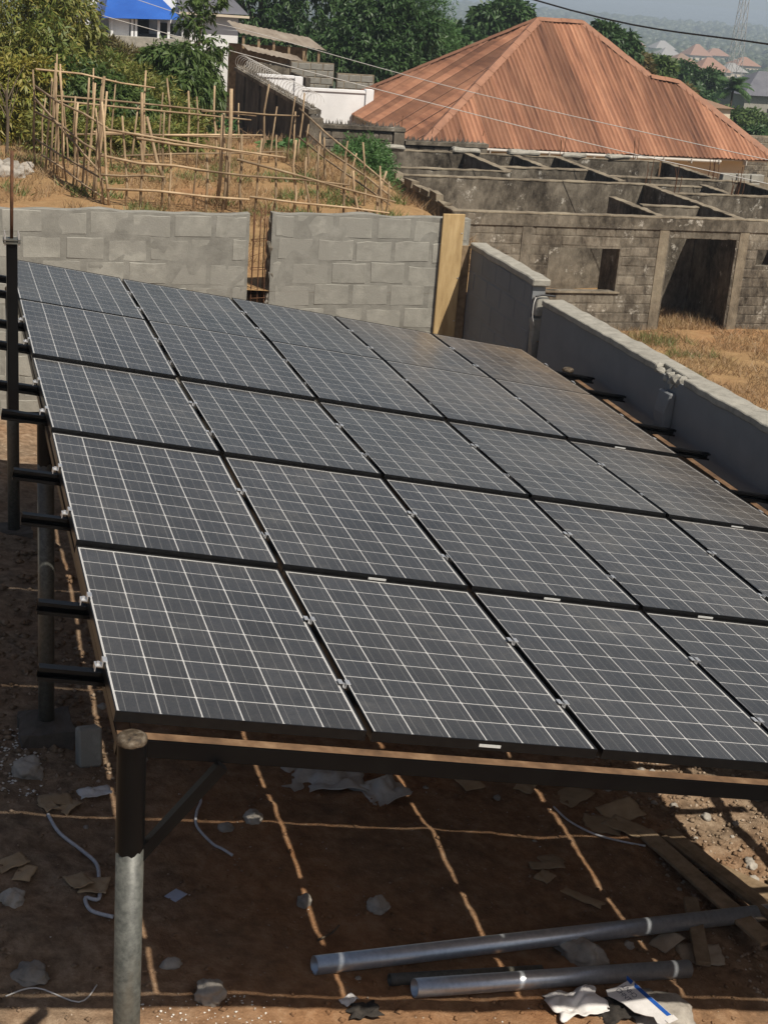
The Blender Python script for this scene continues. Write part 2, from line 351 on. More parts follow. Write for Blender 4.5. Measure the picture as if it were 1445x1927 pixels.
LEFT = [(11, -1.0), (14, -.95), (17, -.92), (20, -.9), (24, -1.0), (28, -1.25), (33, -2.0), (36, -2.7), (46, -2.6), (58, -1.95), (75, -2.2)]
RIGHT = [(-8, -3.6), (8, -4.0), (16, -4.25), (24, -4.38), (34, -4.7), (45, -5.4), (60, -6.3)]
def land_z(x, y):
    d = math.hypot(x, y)
    zl = lerp_tab(y, LEFT); zr = lerp_tab(y, RIGHT)
    xb = 6.2 + .05 * max(0, min(y, 60) - 11)
    s = sst(xb, xb + 3.0, x)
    z = zl + (zr - zl) * s
    if y < 14 and x < XW + .3:                 # beside and before the yard the land is level with it
        z = z + (yard_z(x, y) - z) * sst(-9, -13, x)
    if y < YW and x < XW: z = yard_z(x, y)
    f = sst(60, 110, d)
    z = z + (lerp_tab(d, FAR) - z) * f
    if y < 60: z += .10 * mnoise.noise(Vector((x * .6, y * .6, 0))) + .04 * mnoise.noise(Vector((x * 2.1, y * 2.1, 3)))
    return z
def axis(parts):
    out = []
    for a, b, st in parts: out += list(np.arange(a, b - 1e-6, st))
    return out + [parts[-1][1]]
xs = axis([(-9000, -2000, 1000), (-2000, -200, 200), (-200, -40, 20), (-40, -12, 4), (-12, XW, .584), (XW, 24, .4), (24, 70, 2), (70, 200, 10), (200, 1000, 40), (1000, 3000, 100), (3000, 9000, 500)])
ys = axis([(-9000, -1000, 1000), (-1000, -100, 150), (-100, -8, 11.5), (-8, YW, .65), (YW, 46, .4), (46, 90, 2), (90, 220, 10), (220, 1000, 40), (1000, 3000, 100), (3000, 9000, 500)])
V = [(x, y, land_z(x, y) if (x >= XW - 1e-4 or y >= YW - 1e-4 or x < -12.1 or y < -8.1) else yard_z(x, y)) for y in ys for x in xs]
nx = len(xs); F = []
for j in range(len(ys) - 1):
    for i in range(nx - 1):
        cx = (xs[i] + xs[i + 1]) / 2; cy = (ys[j] + ys[j + 1]) / 2
        if -12 < cx < XW and -8 < cy < YW: continue
        F.append((j * nx + i, j * nx + i + 1, (j + 1) * nx + i + 1, (j + 1) * nx + i))
tag(obj('terrain', npmesh('terrain', V, F), MAT['earth'], smooth=True), kind='structure')

def yard_bump(x, y):
    p = Vector((x, y, 0))
    h = .05 * mnoise.noise(p * .8) + .03 * mnoise.noise(p * 2.7 + Vector((5, 0, 0))) + .016 * mnoise.noise(p * 7) + .022 * max(0, mnoise.noise(p * 4.3 + Vector((0, 8, 0))) - .12)
    return h * sst(-12, -10, x)
def ground_z(x, y): return yard_z(x, y) + yard_bump(x, y)
gx = axis([(-12, -1.6, .8), (-1.6, XW + .12, .068)]); gy = axis([(-8, .2, .6), (.2, 5.5, .05), (5.5, YW + .12, .12)])
V = [(x, y, ground_z(x, y) + ((.012 * mnoise.noise(Vector((x * 22, y * 22, 1))) + .010 * abs(mnoise.noise(Vector((x * 13, y * 13, 4))))) if y > .2 and x > -1.6 else 0)) for y in gy for x in gx]
nx = len(gx)
F = [(j * nx + i, j * nx + i + 1, (j + 1) * nx + i + 1, (j + 1) * nx + i) for j in range(len(gy) - 1) for i in range(nx - 1)]
tag(obj('yard_ground', npmesh('yard_ground', V, F), MAT['soil'], smooth=True), kind='structure')
V = []; Fw = []
sx = [-9000, -2000, 0, 600, 1500, 3000, 9000]; sy = [1700, 2600, 4000, 6000, 9000]
V = [(x, y, -54.4) for y in sy for x in sx]
Fw = [(j * 7 + i, j * 7 + i + 1, (j + 1) * 7 + i + 1, (j + 1) * 7 + i) for j in range(4) for i in range(6)]
tag(obj('water', npmesh('water', V, Fw), MAT['water']), kind='structure')

# ------------------------------------------------------------------ solar array
TH = -0.160
EX = Vector((math.cos(TH), 0, math.sin(TH))); EY0 = Vector((0, 1, 0)); EN = EX.cross(EY0)
VL = [0.0, 1.675, 3.360, 5.092, 6.797, 8.542]; DZ = [0, .004, .030, .009, .010, -.027]
UL = [0.0, 1.016, 2.034, 3.038, 4.040, 5.026]
GAPR = [0.0, .022, .022, .020, .002]      # gap in front of row k (row 0 = nearest)
PW, PL, PH = .990, 1.650, .042
def plane_pt(u, v):
    for k in range(5):
        if v <= VL[k + 1] or k == 4:
            t = (v - VL[k]) / (VL[k + 1] - VL[k]); dz = DZ[k] + (DZ[k + 1] - DZ[k]) * t; break
    return EX * u + EY0 * v + EN * dz
LIP = .006
fbm = bmesh.new()
bx(fbm, 0, PW, 0, LIP, -PH, 0); bx(fbm, 0, PW, PL - LIP, PL, -PH, 0); bx(fbm, 0, LIP, LIP, PL - LIP, -PH, -.0003); bx(fbm, PW - LIP, PW, LIP, PL - LIP, -PH, -.0003)
bx(fbm, .0, PW, .0, .028, -PH - .0015, -PH + .0005)
frame_me = bpy.data.meshes.new('frame'); fbm.to_mesh(frame_me); fbm.free(); frame_me.materials.append(MAT['frame'])
sbm = boxmesh(LIP - .001, PW - LIP + .001, LIP - .001, PL - LIP + .001, -.010, -.006)
sheet_me = bpy.data.meshes.new('backsheet'); sbm.to_mesh(sheet_me); sbm.free(); sheet_me.materials.append(MAT['backsheet'])
gbm = bmesh.new(); gbm.faces.new([gbm.verts.new(p) for p in ((LIP, LIP, -.0025), (PW - LIP, LIP, -.0025), (PW - LIP, PL - LIP, -.0025), (LIP, PL - LIP, -.0025))])
glass_me = bpy.data.meshes.new('glass'); gbm.to_mesh(glass_me); gbm.free(); glass_me.materials.append(MAT['glass'])
MX, MY = .0135, .0145
CPX = (PW - 2 * MX) / 6; CPY = (PL - 2 * MY) / 10; cw = CPX - .0058; ch = CPY - .0062
cbm = bmesh.new(); cc = .004
pts = [(cc, 0), (cw - cc, 0), (cw, cc), (cw, ch - cc), (cw - cc, ch), (cc, ch), (0, ch - cc), (0, cc)]
lo_ = [cbm.verts.new((x, y, 0)) for x, y in pts]; hi_ = [cbm.verts.new((x, y, .0003)) for x, y in pts]
cbm.faces.new(hi_)
for i in range(8): cbm.faces.new((lo_[i], lo_[(i + 1) % 8], hi_[(i + 1) % 8], hi_[i]))
cell_me = bpy.data.meshes.new('cell'); cbm.to_mesh(cell_me); cbm.free(); cell_me.materials.append(MAT['cell'])
st_me = bpy.data.meshes.new('serial_sticker'); b_ = boxmesh(0, .095, -.0012, -.0004, 0, .013); b_.to_mesh(st_me); b_.free(); st_me.materials.append(MAT['sticker'])
ROWN = ['front row', 'second row', 'third row', 'fourth row', 'far back row']
COLN = ['first from the left post side', 'second from the left', 'third from the left, in the middle', 'second from the right wall', 'last one beside the right wall']
stick = {(1, 0): .46, (1, 1): .45, (2, 1): .42, (3, 1): .35, (4, 3): .42, (4, 2): .5}
for r in range(5):
    v0 = VL[r] + GAPR[r] * .5; v1 = VL[r + 1] - (GAPR[r + 1] * .5 if r < 4 else 0)
    for c in range(5):
        root = empty('solar_panel')
        GC = .026; a = plane_pt(UL[c] + GC / 2, v0); bpt = plane_pt(UL[c] + GC / 2, v1); wsc_ = (UL[c + 1] - UL[c] - GC) / PW
        a = a + EN * (.011 if 0 < r < 4 else 0); bpt = bpt - EN * (.009 if r < 3 else 0)
        ey = (bpt - a); L = ey.length; ey.normalize(); en = EX.cross(ey)
        mt = Matrix((EX, ey, en)).transposed().to_4x4()
        a = a + EN * random.uniform(-.002, .002)
        mt.translation = a
        root.matrix_world = mt @ Matrix.Diagonal((wsc_, L / PL, 1, 1))
        tag(root, 'framed dark solar panel in the %s, %s' % (ROWN[r], COLN[c]), 'solar panel', 'solar panels of the sloping array')
        obj('frame', frame_me, None, root); obj('backsheet', sheet_me, None, root); obj('glass', glass_me, None, root)
        for i in range(6):
            for j in range(10):
                o = obj('cell', cell_me, None, root)
                o.location = (MX + CPX * i + .0031, MY + CPY * j + .0031, -.0058)
        if (c, r) in stick:
            o = obj('serial_sticker', st_me, None, root); o.location = (stick[(c, r)], 0, -.029)

# mounting frame: posts, beams, rails, clamps
fr = empty('mounting_frame', (0.07, -.05, ground_z(.07, -.05)))
tag(fr, 'black and galvanised steel frame of posts, beams and rails carrying the solar panels', 'frame')
inv = Vector(fr.location)
def fobj(name, bm, mat, parent=fr, smooth=False):
    o = obj(name, bm, mat, parent, smooth=smooth)
    o.location = -inv if parent is fr else (0, 0, 0)
    return o
def oriented(o0, ax, ay, az):
    mt = Matrix((ax, ay, az)).transposed().to_4x4(); mt.translation = o0; return mt
RAILV = []
for r in range(5):
    for f_ in (.25, .63): RAILV.append(VL[r] + f_ * (VL[r + 1] - VL[r]))
cl_bm = bmesh.new()
bx(cl_bm, -.034, -.004, -.022, .022, -.02, -.016); bx(cl_bm, -.008, -.004, -.022, .022, -.016, .004); bx(cl_bm, -.008, .012, -.022, .022, .004, .008)
bx(cl_bm, -.034, -.030, -.022, .022, -.04, -.02); tube(cl_bm, [(-.02, 0, -.016), (-.02, 0, -.006)], .008, 6)
clamp_end = bpy.data.meshes.new('clamp'); cl_bm.to_mesh(clamp_end); cl_bm.free(); clamp_end.materials.append(MAT['aluminium'])
cl_bm = bmesh.new()
bx(cl_bm, -.026, -.0095, -.02, .02, .001, .0042); bx(cl_bm, .0095, .026, -.02, .02, .001, .0042); bx(cl_bm, -.0095, -.0065, -.02, .02, -.018, .0042); bx(cl_bm, .0065, .0095, -.02, .02, -.018, .0042)
bx(cl_bm, -.0065, .0065, -.02, .02, -.018, -.014); tube(cl_bm, [(0, 0, -.014), (0, 0, -.004)], .006, 6)
clamp_mid = bpy.data.meshes.new('clamp'); cl_bm.to_mesh(clamp_mid); cl_bm.free(); clamp_mid.materials.append(MAT['aluminium'])
for k, v in enumerate(RAILV):
    o0 = plane_pt(0, v) - EN * (PH + .003)
    u0 = -.205 + random.uniform(-.035, .02); u1 = 5.56 + random.uniform(-.03, .02)
    bm = bmesh.new(); mt = oriented(o0, EX, EY0, EN); t = .0035; D, H_ = .042, .058
    bx(bm, u0, u1, D / 2 - t, D / 2, -H_, 0, mt); bx(bm, u0, u1, -D / 2, D / 2 - t, -t, 0, mt); bx(bm, u0, u1, -D / 2, D / 2 - t, -H_, -H_ + t, mt)
    bx(bm, u0, u1, -D / 2, -D / 2 + t, -.016, -t, mt); bx(bm, u0, u1, -D / 2, -D / 2 + t, -H_ + t, -H_ + .016, mt)
    rail = fobj('rail', bm, MAT['black_steel'])
    for q in range(6):
        if q == 0: me = clamp_end; uu = UL[0] + .013; sx_ = 1
        elif q == 5: me = clamp_end; uu = UL[5] - .013; sx_ = -1
        else: me = clamp_mid; uu = UL[q]; sx_ = 1
        cl = obj('clamp', me, None, rail)
        cl.matrix_local = oriented(plane_pt(uu, v), EX * sx_, EY0 * sx_, EN)
# beams
def beam(p0, p1, wy, h, name='beam', topmat=True):
    p0 = Vector(p0); p1 = Vector(p1); ax = (p1 - p0); L = ax.length; ax.normalize()
    side = Vector((0, 0, 1)).cross(ax).normalized(); up_ = ax.cross(side)
    mt = oriented(p0, ax, side, up_)
    bm = bmesh.new(); bx(bm, 0, L, -wy / 2, wy / 2, -h, -.0, mt)
    bmesh.ops.bevel(bm, geom=bm.edges[:], offset=.004, segments=2, affect='EDGES')
    o = fobj(name, bm, MAT['black_steel'])
    if topmat:
        bm = bmesh.new(); n = int(L / .12); 
        prev = None
        for i in range(n + 1):
            x = L * i / n
            aa = bm.verts.new(mt @ Vector((x, -wy / 2 + .004, .0015))); bb = bm.verts.new(mt @ Vector((x, wy / 2 - .004, .0015)))
            if prev: bm.faces.new((prev[0], aa, bb, prev[1]))
            prev = (aa, bb)
        d = obj('dusty_top', bm, MAT['rust_top'], o)
    return o
zb = -PH - .003 - .058
def pz(x): return math.tan(TH) * x
def beam_z(x, y): return (plane_pt(x / EX.x, y) + EN * zb).z - .003
beam((.02, -.008, beam_z(.02, 0) + .012), (5.2, -.008, beam_z(5.2, 0) + .012), .06, .075)
beam((.05, -.02, beam_z(.05, 0)), (.05, 8.4, beam_z(.05, 8.4) + .012), .06, .07)
beam((5.28, -.02, beam_z(5.28, 0) + .012), (5.28, 8.0, beam_z(5.28, 8.0) + .012), .06, .07)
beam((.08, 7.76, beam_z(.08, 7.76) - .075), (5.05, 7.76, beam_z(5.05, 7.76) - .075), .06, .07, topmat=False)
beam((.08, 4.0, beam_z(.08, 4.0) - .075), (5.05, 4.0, beam_z(5.05, 4.0) - .075), .06, .07, topmat=False)
def post(x, y, ztop, blk, r=.0535, black_all=False):
    zg = ground_z(x, y) - .25
    bm = bmesh.new(); tube(bm, [(x, y, zg), (x, y, ztop - blk)], r, 28)
    o = fobj('post', bm, MAT['galv'], smooth=True)
    bm = bmesh.new(); rr = r + .0012
    seg = 28; ring = []
    for k in range(seg):
        a = 2 * math.pi * k / seg; dz = .018 * abs(math.sin(a * 4.3)) * random.random() + .004 * math.sin(a * 2)
        ring.append((x + rr * math.cos(a), y + rr * math.sin(a), ztop - blk - dz - .004))
    lo = [bm.verts.new(p) for p in ring]; hi = [bm.verts.new((p[0], p[1], ztop)) for p in ring]
    for k in range(seg): bm.faces.new((lo[k], lo[(k + 1) % seg], hi[(k + 1) % seg], hi[k]))
    obj('black_paint_band', bm, MAT['black_steel'], o, smooth=True)
    bm = bmesh.new()
    pr = [(0, .012), (r * .8, .010), (r * 1.02, .002), (r * 1.10, -.010), (r * 1.03, -.022)]
    prev = None; top = bm.verts.new((x, y, ztop + .008))
    for (rad, dz) in pr[1:]:
        cur = [bm.verts.new((x + (rad + random.uniform(-.0015, .002)) * math.cos(2 * math.pi * k / 24), y + (rad + random.uniform(-.0015, .002)) * math.sin(2 * math.pi * k / 24), ztop + dz)) for k in range(24)]
        for k in range(24):
            if prev is None: bm.faces.new((top, cur[k], cur[(k + 1) % 24]))
            else: bm.faces.new((prev[k], cur[k], cur[(k + 1) % 24], prev[(k + 1) % 24]))
        prev = cur
    obj('welded_cap', bm, MAT['weld'], o, smooth=True)
    return o
post(.068, -.06, -.082, .47)
post(.03, 4.03, beam_z(.03, 4.0) - .005, .30, .052)
post(0.0, 7.76, beam_z(0, 7.76) - .005, .16, .052)
post(5.28, -.06, beam_z(5.28, 0) + .0, .47)
post(5.28, 4.03, beam_z(5.28, 4.0) - .02, .3, .052)
post(5.27, 8.1, beam_z(5.2, 8.0) + .05, .3, .052)
# diagonal braces at the front beam
for (xa, za, xb_, zb_) in ((.10, -.60, .41, beam_z(.41, 0) - .06), (5.06, -1.45, 4.75, beam_z(4.75, 0) - .06)):
    p0 = Vector((xa, -.06, za)); p1 = Vector((xb_, -.058, zb_)); ax = (p1 - p0); L = ax.length; ax.normalize(); side = Vector((0, 1, 0)); up_ = ax.cross(side)
    bm = bmesh.new(); bx(bm, 0, L, -.02, .02, -.022, .022, oriented(p0, ax, side, up_)); fobj('brace', bm, MAT['black_steel'])

# black mast welded beside the second post, with flange, bolts and rusty rod
ms = empty('mast', (-.155, 4.2, -.2)); tag(ms, 'black steel mast with flange and rusty rod rising past the left edge of the array', 'mast')
def mobj(name, bm, mat, smooth=False, parent=ms):
    o = obj(name, bm, mat, parent, smooth=smooth)
    if parent is ms: o.location = -Vector(ms.location)
    return o
bm = bmesh.new(); bx(bm, -.187, -.123, 4.168, 4.232, -.16, .93); bmesh.ops.bevel(bm, geom=bm.edges[:], offset=.006, segments=2, affect='EDGES'); mobj('tube', bm, MAT['black_steel'])
bm = bmesh.new(); bx(bm, -.122, .06, 4.178, 4.222, -.19, -.13); mobj('bracket', bm, MAT['black_steel'])
bm = bmesh.new(); bx(bm, -.205, -.105, 4.15, 4.25, .931, .941); bx(bm, -.205, -.105, 4.15, 4.25, .949, .957); mobj('flange', bm, MAT['galv'])
for dx in (-.04, .04):
    for dy in (-.04, .04):
        bm = bmesh.new(); tube(bm, [(-.155 + dx, 4.2 + dy, .915), (-.155 + dx, 4.2 + dy, .995)], .005, 6); mobj('bolt', bm, MAT['aluminium'])
bm = bmesh.new(); tube(bm, [(-.155, 4.2, .957), (-.152, 4.2, 1.2), (-.148, 4.2, 1.47)], .010, 8); mobj('rod', bm, MAT['rebar'], True)

# ------------------------------------------------------------------ block walls
def block_variants(wd, ht, dp, n, jit, bev=.012):
    out = []
    for k in range(n):
        bm = bmesh.new(); bx(bm, 0, wd, 0, dp, 0, ht)
        bmesh.ops.subdivide_edges(bm, edges=[e for e in bm.edges if abs(e.verts[0].co.x - e.verts[1].co.x) > .01], cuts=2)
        bmesh.ops.bevel(bm, geom=[e for e in bm.edges if len(e.link_faces) == 2 and e.calc_face_angle(0) > .5], offset=bev, segments=1, affect='EDGES')
        ys_ = [v.co.y for v in bm.verts]; jitter(bm, jit, 14, k * 3.3 + 1)
        for v, y_ in zip(bm.verts, ys_): v.co.y = y_ + (v.co.y - y_) * .22
        me = bpy.data.meshes.new('block'); bm.to_mesh(me); bm.free(); out.append(me)
    return out
def block_face(parent, variants, mat, base, axdir, length, z0, z1, cw_, chh, outward, openings=(), seed=1, joint=.022, ragged=None, wob=.003):
    """blocks bedded on the face of a wall; axdir 'x' or 'y'; base = (x, y) of the start on the face plane"""
    rnd = random.Random(seed)
    nrow = int(round((z1 - z0) / chh)); hh = (z1 - z0) / nrow
    for r in range(nrow):
        zz = z0 + r * hh
        s = -(cw_ * (.5 if r % 2 else 0.0)) + rnd.uniform(-.05, .05)
        while s < length - .03:
            a = max(s, 0); b_ = min(s + cw_, length)
            s += cw_
            if b_ - a < .07: continue
            if any(a < o1 and b_ > o0 and zz + hh * .5 > q0 and zz + hh * .5 < q1 for (o0, o1, q0, q1) in openings):
                # cut the block at the jamb
                for (o0, o1, q0, q1) in openings:
                    if a < o1 and b_ > o0 and q0 < zz + hh * .5 < q1:
                        if a < o0: b_ = o0
                        elif b_ > o1: a = o1
                        else: a = b_
                if b_ - a < .06: continue
            if ragged and ragged(a, b_, zz + hh): continue
            me = variants[rnd.randrange(len(variants))]
            if not me.materials: me.materials.append(mat)
            o = bpy.data.objects.new('block', me); link(o, parent)
            wsc = (b_ - a - joint) / .43; hsc = (hh - joint) / .22
            dz = rnd.uniform(-wob, wob); pr = rnd.uniform(-.003, .003); a += rnd.uniform(0, wob); b_ -= rnd.uniform(0, wob); wsc = (b_ - a - joint) / .43
            if axdir == 'x':
                o.location = (base[0] + a + joint / 2, base[1] + pr, zz + joint / 2 + dz); o.scale = (wsc, 1, hsc)
            else:
                o.location = (base[0] + pr, base[1] + a + joint / 2, zz + joint / 2 + dz); o.rotation_euler = (0, 0, math.pi / 2 if outward > 0 else math.pi / 2); o.scale = (wsc, 1, hsc)
# back wall in two lengths with a gap of bare reinforcement between
bw = empty('boundary_wall', (1.0, YW + .08, -2.6)); tag(bw, 'grey concrete block wall behind the array, left of the bare rebar gap', 'wall')
bw2 = empty('boundary_wall', (4.0, YW + .08, -2.6)); tag(bw2, 'grey concrete block wall behind the array, between the rebar gap and the board', 'wall')
BV = block_variants(.43, .22, .05, 10, .016, .006)
def core(name, parent, x0, x1, y0, y1, z0, z1, mat, nz=10, amp=.006, top=0.02):
    nx_ = max(2, int((x1 - x0) / .12)); bm = bmesh.new(); bx(bm, x0, x1, y0, y1, z0, z1)
    bmesh.ops.subdivide_edges(bm, edges=[e for e in bm.edges if abs(e.verts[0].co.x - e.verts[1].co.x) > .01], cuts=nx_)
    bmesh.ops.subdivide_edges(bm, edges=[e for e in bm.edges if abs(e.verts[0].co.z - e.verts[1].co.z) > .01], cuts=nz)
    for v in bm.verts:
        v.co += mnoise.noise_vector(v.co * 5) * amp
        if v.co.z > z1 - .03: v.co.z += top * mnoise.noise(Vector((v.co.x * 2.3, 0, 7)))
    return obj(name, bm, mat, parent)
def place(o, parent):
    o.location = -Vector(parent.location); return o
place(core('mortar', bw, -9.0, 2.80, YW + .0025, YW + .15, -2.95, -.125, MAT['mortar'], 22, .006, .05), bw)
place(core('mortar', bw2, 3.06, 5.44, YW + .0025, YW + .15, -2.95, -.09, MAT['mortar'], 22, .006, .04), bw2)
class Shift:
    pass
def shifted(parent):
    # an intermediate shift so that children can use world coordinates
    return parent
n0 = set(bpy.data.objects)
block_face(bw, BV, MAT['block'], (-9.0, YW), 'x', 11.80, -2.79, -.14, .465, .265, -1, seed=3, joint=.03, wob=.02)
block_face(bw2, BV, MAT['block'], (3.07, YW), 'x', 2.36, -2.77, -.10, .465, .265, -1, seed=5, joint=.03, wob=.02)
for o in set(bpy.data.objects) - n0: o.location = Vector(o.location) - Vector(o.parent.location)
bm = bmesh.new(); prev = None
for (yy, zz) in ((YW + .03, -3.0), (YW + .06, -1.25), (YW + .2, -1.10), (YW + .4, -1.02), (YW + .75, -.96)):
    row = [bm.verts.new((x, yy + .04 * mnoise.noise(Vector((x * 5, zz * 5, 0))), zz + .04 * mnoise.noise(Vector((x * 4, yy * 4, 5))))) for x in np.linspace(2.4, 3.5, 14)]
    if prev:
        for k in range(13): bm.faces.new((prev[k], prev[k + 1], row[k + 1], row[k]))
    prev = row
tag(obj('earth_bank', bm, MAT['earth']), kind='structure')
rb = empty('rebar_cage', (2.935, YW + .08, -1.2)); tag(rb, 'rusty rebar column cage standing in the gap of the block wall', 'rebar')
for (dx, dy) in ((-.075, -.04), (.0, -.045), (.075, -.04), (-.06, .05), (.07, .05)):
    bm = bmesh.new(); pts = [(dx + .012 * mnoise.noise(Vector((dx * 9, dy * 9, z))), dy, z) for z in np.linspace(-1.5, 1.13 + random.uniform(-.15, .06), 8)]
    tube(bm, pts, .0065, 6); obj('bar', bm, MAT['rebar'], rb, smooth=True)
for k in range(7):
    z = -1.2 + k * .33; bm = bmesh.new()
    tube(bm, [(-.085, -.05, z), (.085, -.05, z + .01), (.085, .06, z + .012), (-.085, .06, z), (-.085, -.05, z)], .0045, 5); obj('tie', bm, MAT['rebar'], rb)
# crumbled edge of concrete on the right side of the gap
bm = bmesh.new()
for z in np.arange(-2.6, -.1, .16):
    bm2 = bmesh.new(); bmesh.ops.create_icosphere(bm2, subdivisions=2, radius=.085); jitter(bm2, .06, 9, z * 7)
    for v in bm2.verts: v.co = Vector((v.co.x * .55 + 3.07, v.co.y * .8 + YW + .08, v.co.z * 1.2 + z))
    me = bpy.data.meshes.new('t'); bm2.to_mesh(me); bm2.free(); bm.from_mesh(me); bpy.data.meshes.remove(me)
place(obj('broken_edge', bm, MAT['ruin'], bw2), bw2)
# upright formwork board at the corner
bd = empty('formwork_board', (5.23, YW - .03, -2.5)); tag(bd, 'tall upright yellow-brown wooden board at the wall corner', 'board')
bm = boxmesh(-.155, .115, -.02, .012, 0, 2.47, .003); jitter(bm, .003, 4, 2); obj('plank', bm, MAT['board'], bd)
bm = boxmesh(.118, .225, .0, .025, 0, 2.1, .003); obj('plank', bm, MAT['plank'], bd)
for zz in (2.25, 1.72, 1.2):
    bm = bmesh.new(); tube(bm, [(.09, -.021, zz), (.09, -.025, zz)], .008, 6); obj('nail', bm, MAT['aluminium'], bd)

# cross wall in shade and the long rendered side wall
cw_root = empty('side_wall', (5.42, 10.4, -2.9)); tag(cw_root, 'shaded block wall stub running toward the camera from the board', 'wall')
Z0 = -3.1
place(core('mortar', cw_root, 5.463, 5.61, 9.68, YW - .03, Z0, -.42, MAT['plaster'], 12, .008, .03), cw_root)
n0 = set(bpy.data.objects)
BV2 = block_variants(.43, .22, .05, 5, .006)
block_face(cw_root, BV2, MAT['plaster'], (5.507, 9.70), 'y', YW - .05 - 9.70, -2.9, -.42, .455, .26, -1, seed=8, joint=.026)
for o in set(bpy.data.objects) - n0: o.location = Vector(o.location) - Vector(cw_root.location)
bm = boxmesh(5.445, 5.645, 9.64, YW - .04, -.43, -.355, .012)
bmesh.ops.subdivide_edges(bm, edges=[e for e in bm.edges if abs(e.verts[0].co.y - e.verts[1].co.y) > .5], cuts=22)
for v in bm.verts: v.co += Vector((mnoise.noise(v.co * 6) * .010, 0, mnoise.noise(v.co * 3 + Vector((3, 3, 3))) * .016 + .05 * sst(9.3, 11.4, v.co.y) * 0))
place(obj('coping', bm, MAT['coping'], cw_root), cw_root)
bm = boxmesh(5.47, 5.61, 9.55, 9.67, -.73, -.53, .012); jitter(bm, .012, 12, 4); place(obj('block', bm, MAT['block'], cw_root), cw_root)
bm = boxmesh(5.47, 5.62, 9.58, 9.69, -2.9, -.76, .012)
bmesh.ops.subdivide_edges(bm, edges=[e for e in bm.edges if abs(e.verts[0].co.z - e.verts[1].co.z) > .5], cuts=16); jitter(bm, .022, 9, 9); place(obj('broken_end', bm, MAT['coping'], cw_root), cw_root)
place(tubeobj('black_strip', smooth_path([(5.44, 9.53, -.515), (5.53, 9.54, -.50), (5.67, 9.54, -.512)]), .010, MAT['cable'], cw_root), cw_root)
place(tubeobj('white_wire', smooth_path([(5.45, 9.53, -.515), (5.42, 9.51, -.59), (5.42, 9.51, -.72), (5.455, 9.52, -.82)]), .005, MAT['wire'], cw_root), cw_root)

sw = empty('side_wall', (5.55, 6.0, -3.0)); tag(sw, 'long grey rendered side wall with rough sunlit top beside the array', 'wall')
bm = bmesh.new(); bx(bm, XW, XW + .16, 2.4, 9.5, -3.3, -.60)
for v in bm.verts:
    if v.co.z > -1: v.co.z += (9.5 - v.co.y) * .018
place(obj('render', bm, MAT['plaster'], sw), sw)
def coping_piece(y0, y1):
    bm = boxmesh(XW - .018, XW + .225, y0, y1, -.60, -.538, .008)
    bmesh.ops.subdivide_edges(bm, edges=[e for e in bm.edges if abs(e.verts[0].co.y - e.verts[1].co.y) > .3], cuts=int((y1 - y0) / .09))
    for v in bm.verts: v.co += Vector((mnoise.noise(v.co * 7) * .011, 0, mnoise.noise(v.co * 6 + Vector((3, 3, 3))) * .012 + (9.5 - v.co.y) * .018))
    place(obj('coping', bm, MAT['coping'], sw), sw)
coping_piece(6.75, 9.5); coping_piece(2.4, 6.2)
bm = boxmesh(XW + .07, XW + .225, 6.2, 6.75, -.545, -.488, .008); jitter(bm, .012, 8, 3); place(obj('coping', bm, MAT['coping'], sw), sw)
bm = bmesh.new()
for k in range(16):
    b2 = bmesh.new(); bmesh.ops.create_icosphere(b2, subdivisions=2, radius=random.uniform(.03, .055)); jitter(b2, .03, 14, k)
    mv = Vector((XW + random.uniform(-.005, .08), 6.2 + .55 * k / 15, -.548 + random.uniform(-.035, .03)))
    for v in b2.verts: v.co = v.co + mv
    me = bpy.data.meshes.new('t'); b2.to_mesh(me); b2.free(); bm.from_mesh(me); bpy.data.meshes.remove(me)
place(obj('broken_edge', bm, MAT['coping'], sw), sw)
bm = boxmesh(XW - .09, XW + .002, 6.33, 6.52, -3.0, -.66, .012)
bmesh.ops.subdivide_edges(bm, edges=[e for e in bm.edges if abs(e.verts[0].co.z - e.verts[1].co.z) > .5], cuts=14)
for v in bm.verts:
    v.co += mnoise.noise_vector(v.co * 8) * .022 + mnoise.noise_vector(v.co * 21) * .008
    if v.co.z > -.7: v.co.x += .03 * (1 if v.co.x < XW - .05 else 0)
place(obj('pillar_stub', bm, MAT['plaster'], sw), sw)

# ------------------------------------------------------------------ leaves and trees
def leaves(centers, outs, n, length, width, droop, spread=1.0, seed=0):
    g = np.random.default_rng(seed); K = len(centers)
    C = np.repeat(np.asarray(centers), n, 0); O = np.repeat(np.asarray(outs), n, 0); m_ = len(C)
    d = O * .55 + g.normal(0, .62 * spread, (m_, 3)); d[:, 2] -= droop
    d /= np.linalg.norm(d, axis=1)[:, None] + 1e-9
    s = np.cross(d, g.normal(0, 1, (m_, 3)) + np.array([0, 0, 1.4])); s /= np.linalg.norm(s, axis=1)[:, None] + 1e-9
    L = (length * g.uniform(.65, 1.2, m_))[:, None]; W_ = (width * g.uniform(.7, 1.2, m_))[:, None]
    b0 = C + d * L * .08
    mid = C + d * L * .5; tip = C + d * L; tip[:, 2] -= (L[:, 0] * droop * .35)
    Vv = np.stack([b0, mid + s * W_, tip, mid - s * W_], 1).reshape(-1, 3)
    Ff = np.arange(m_ * 4).reshape(-1, 4)
    return Vv, Ff
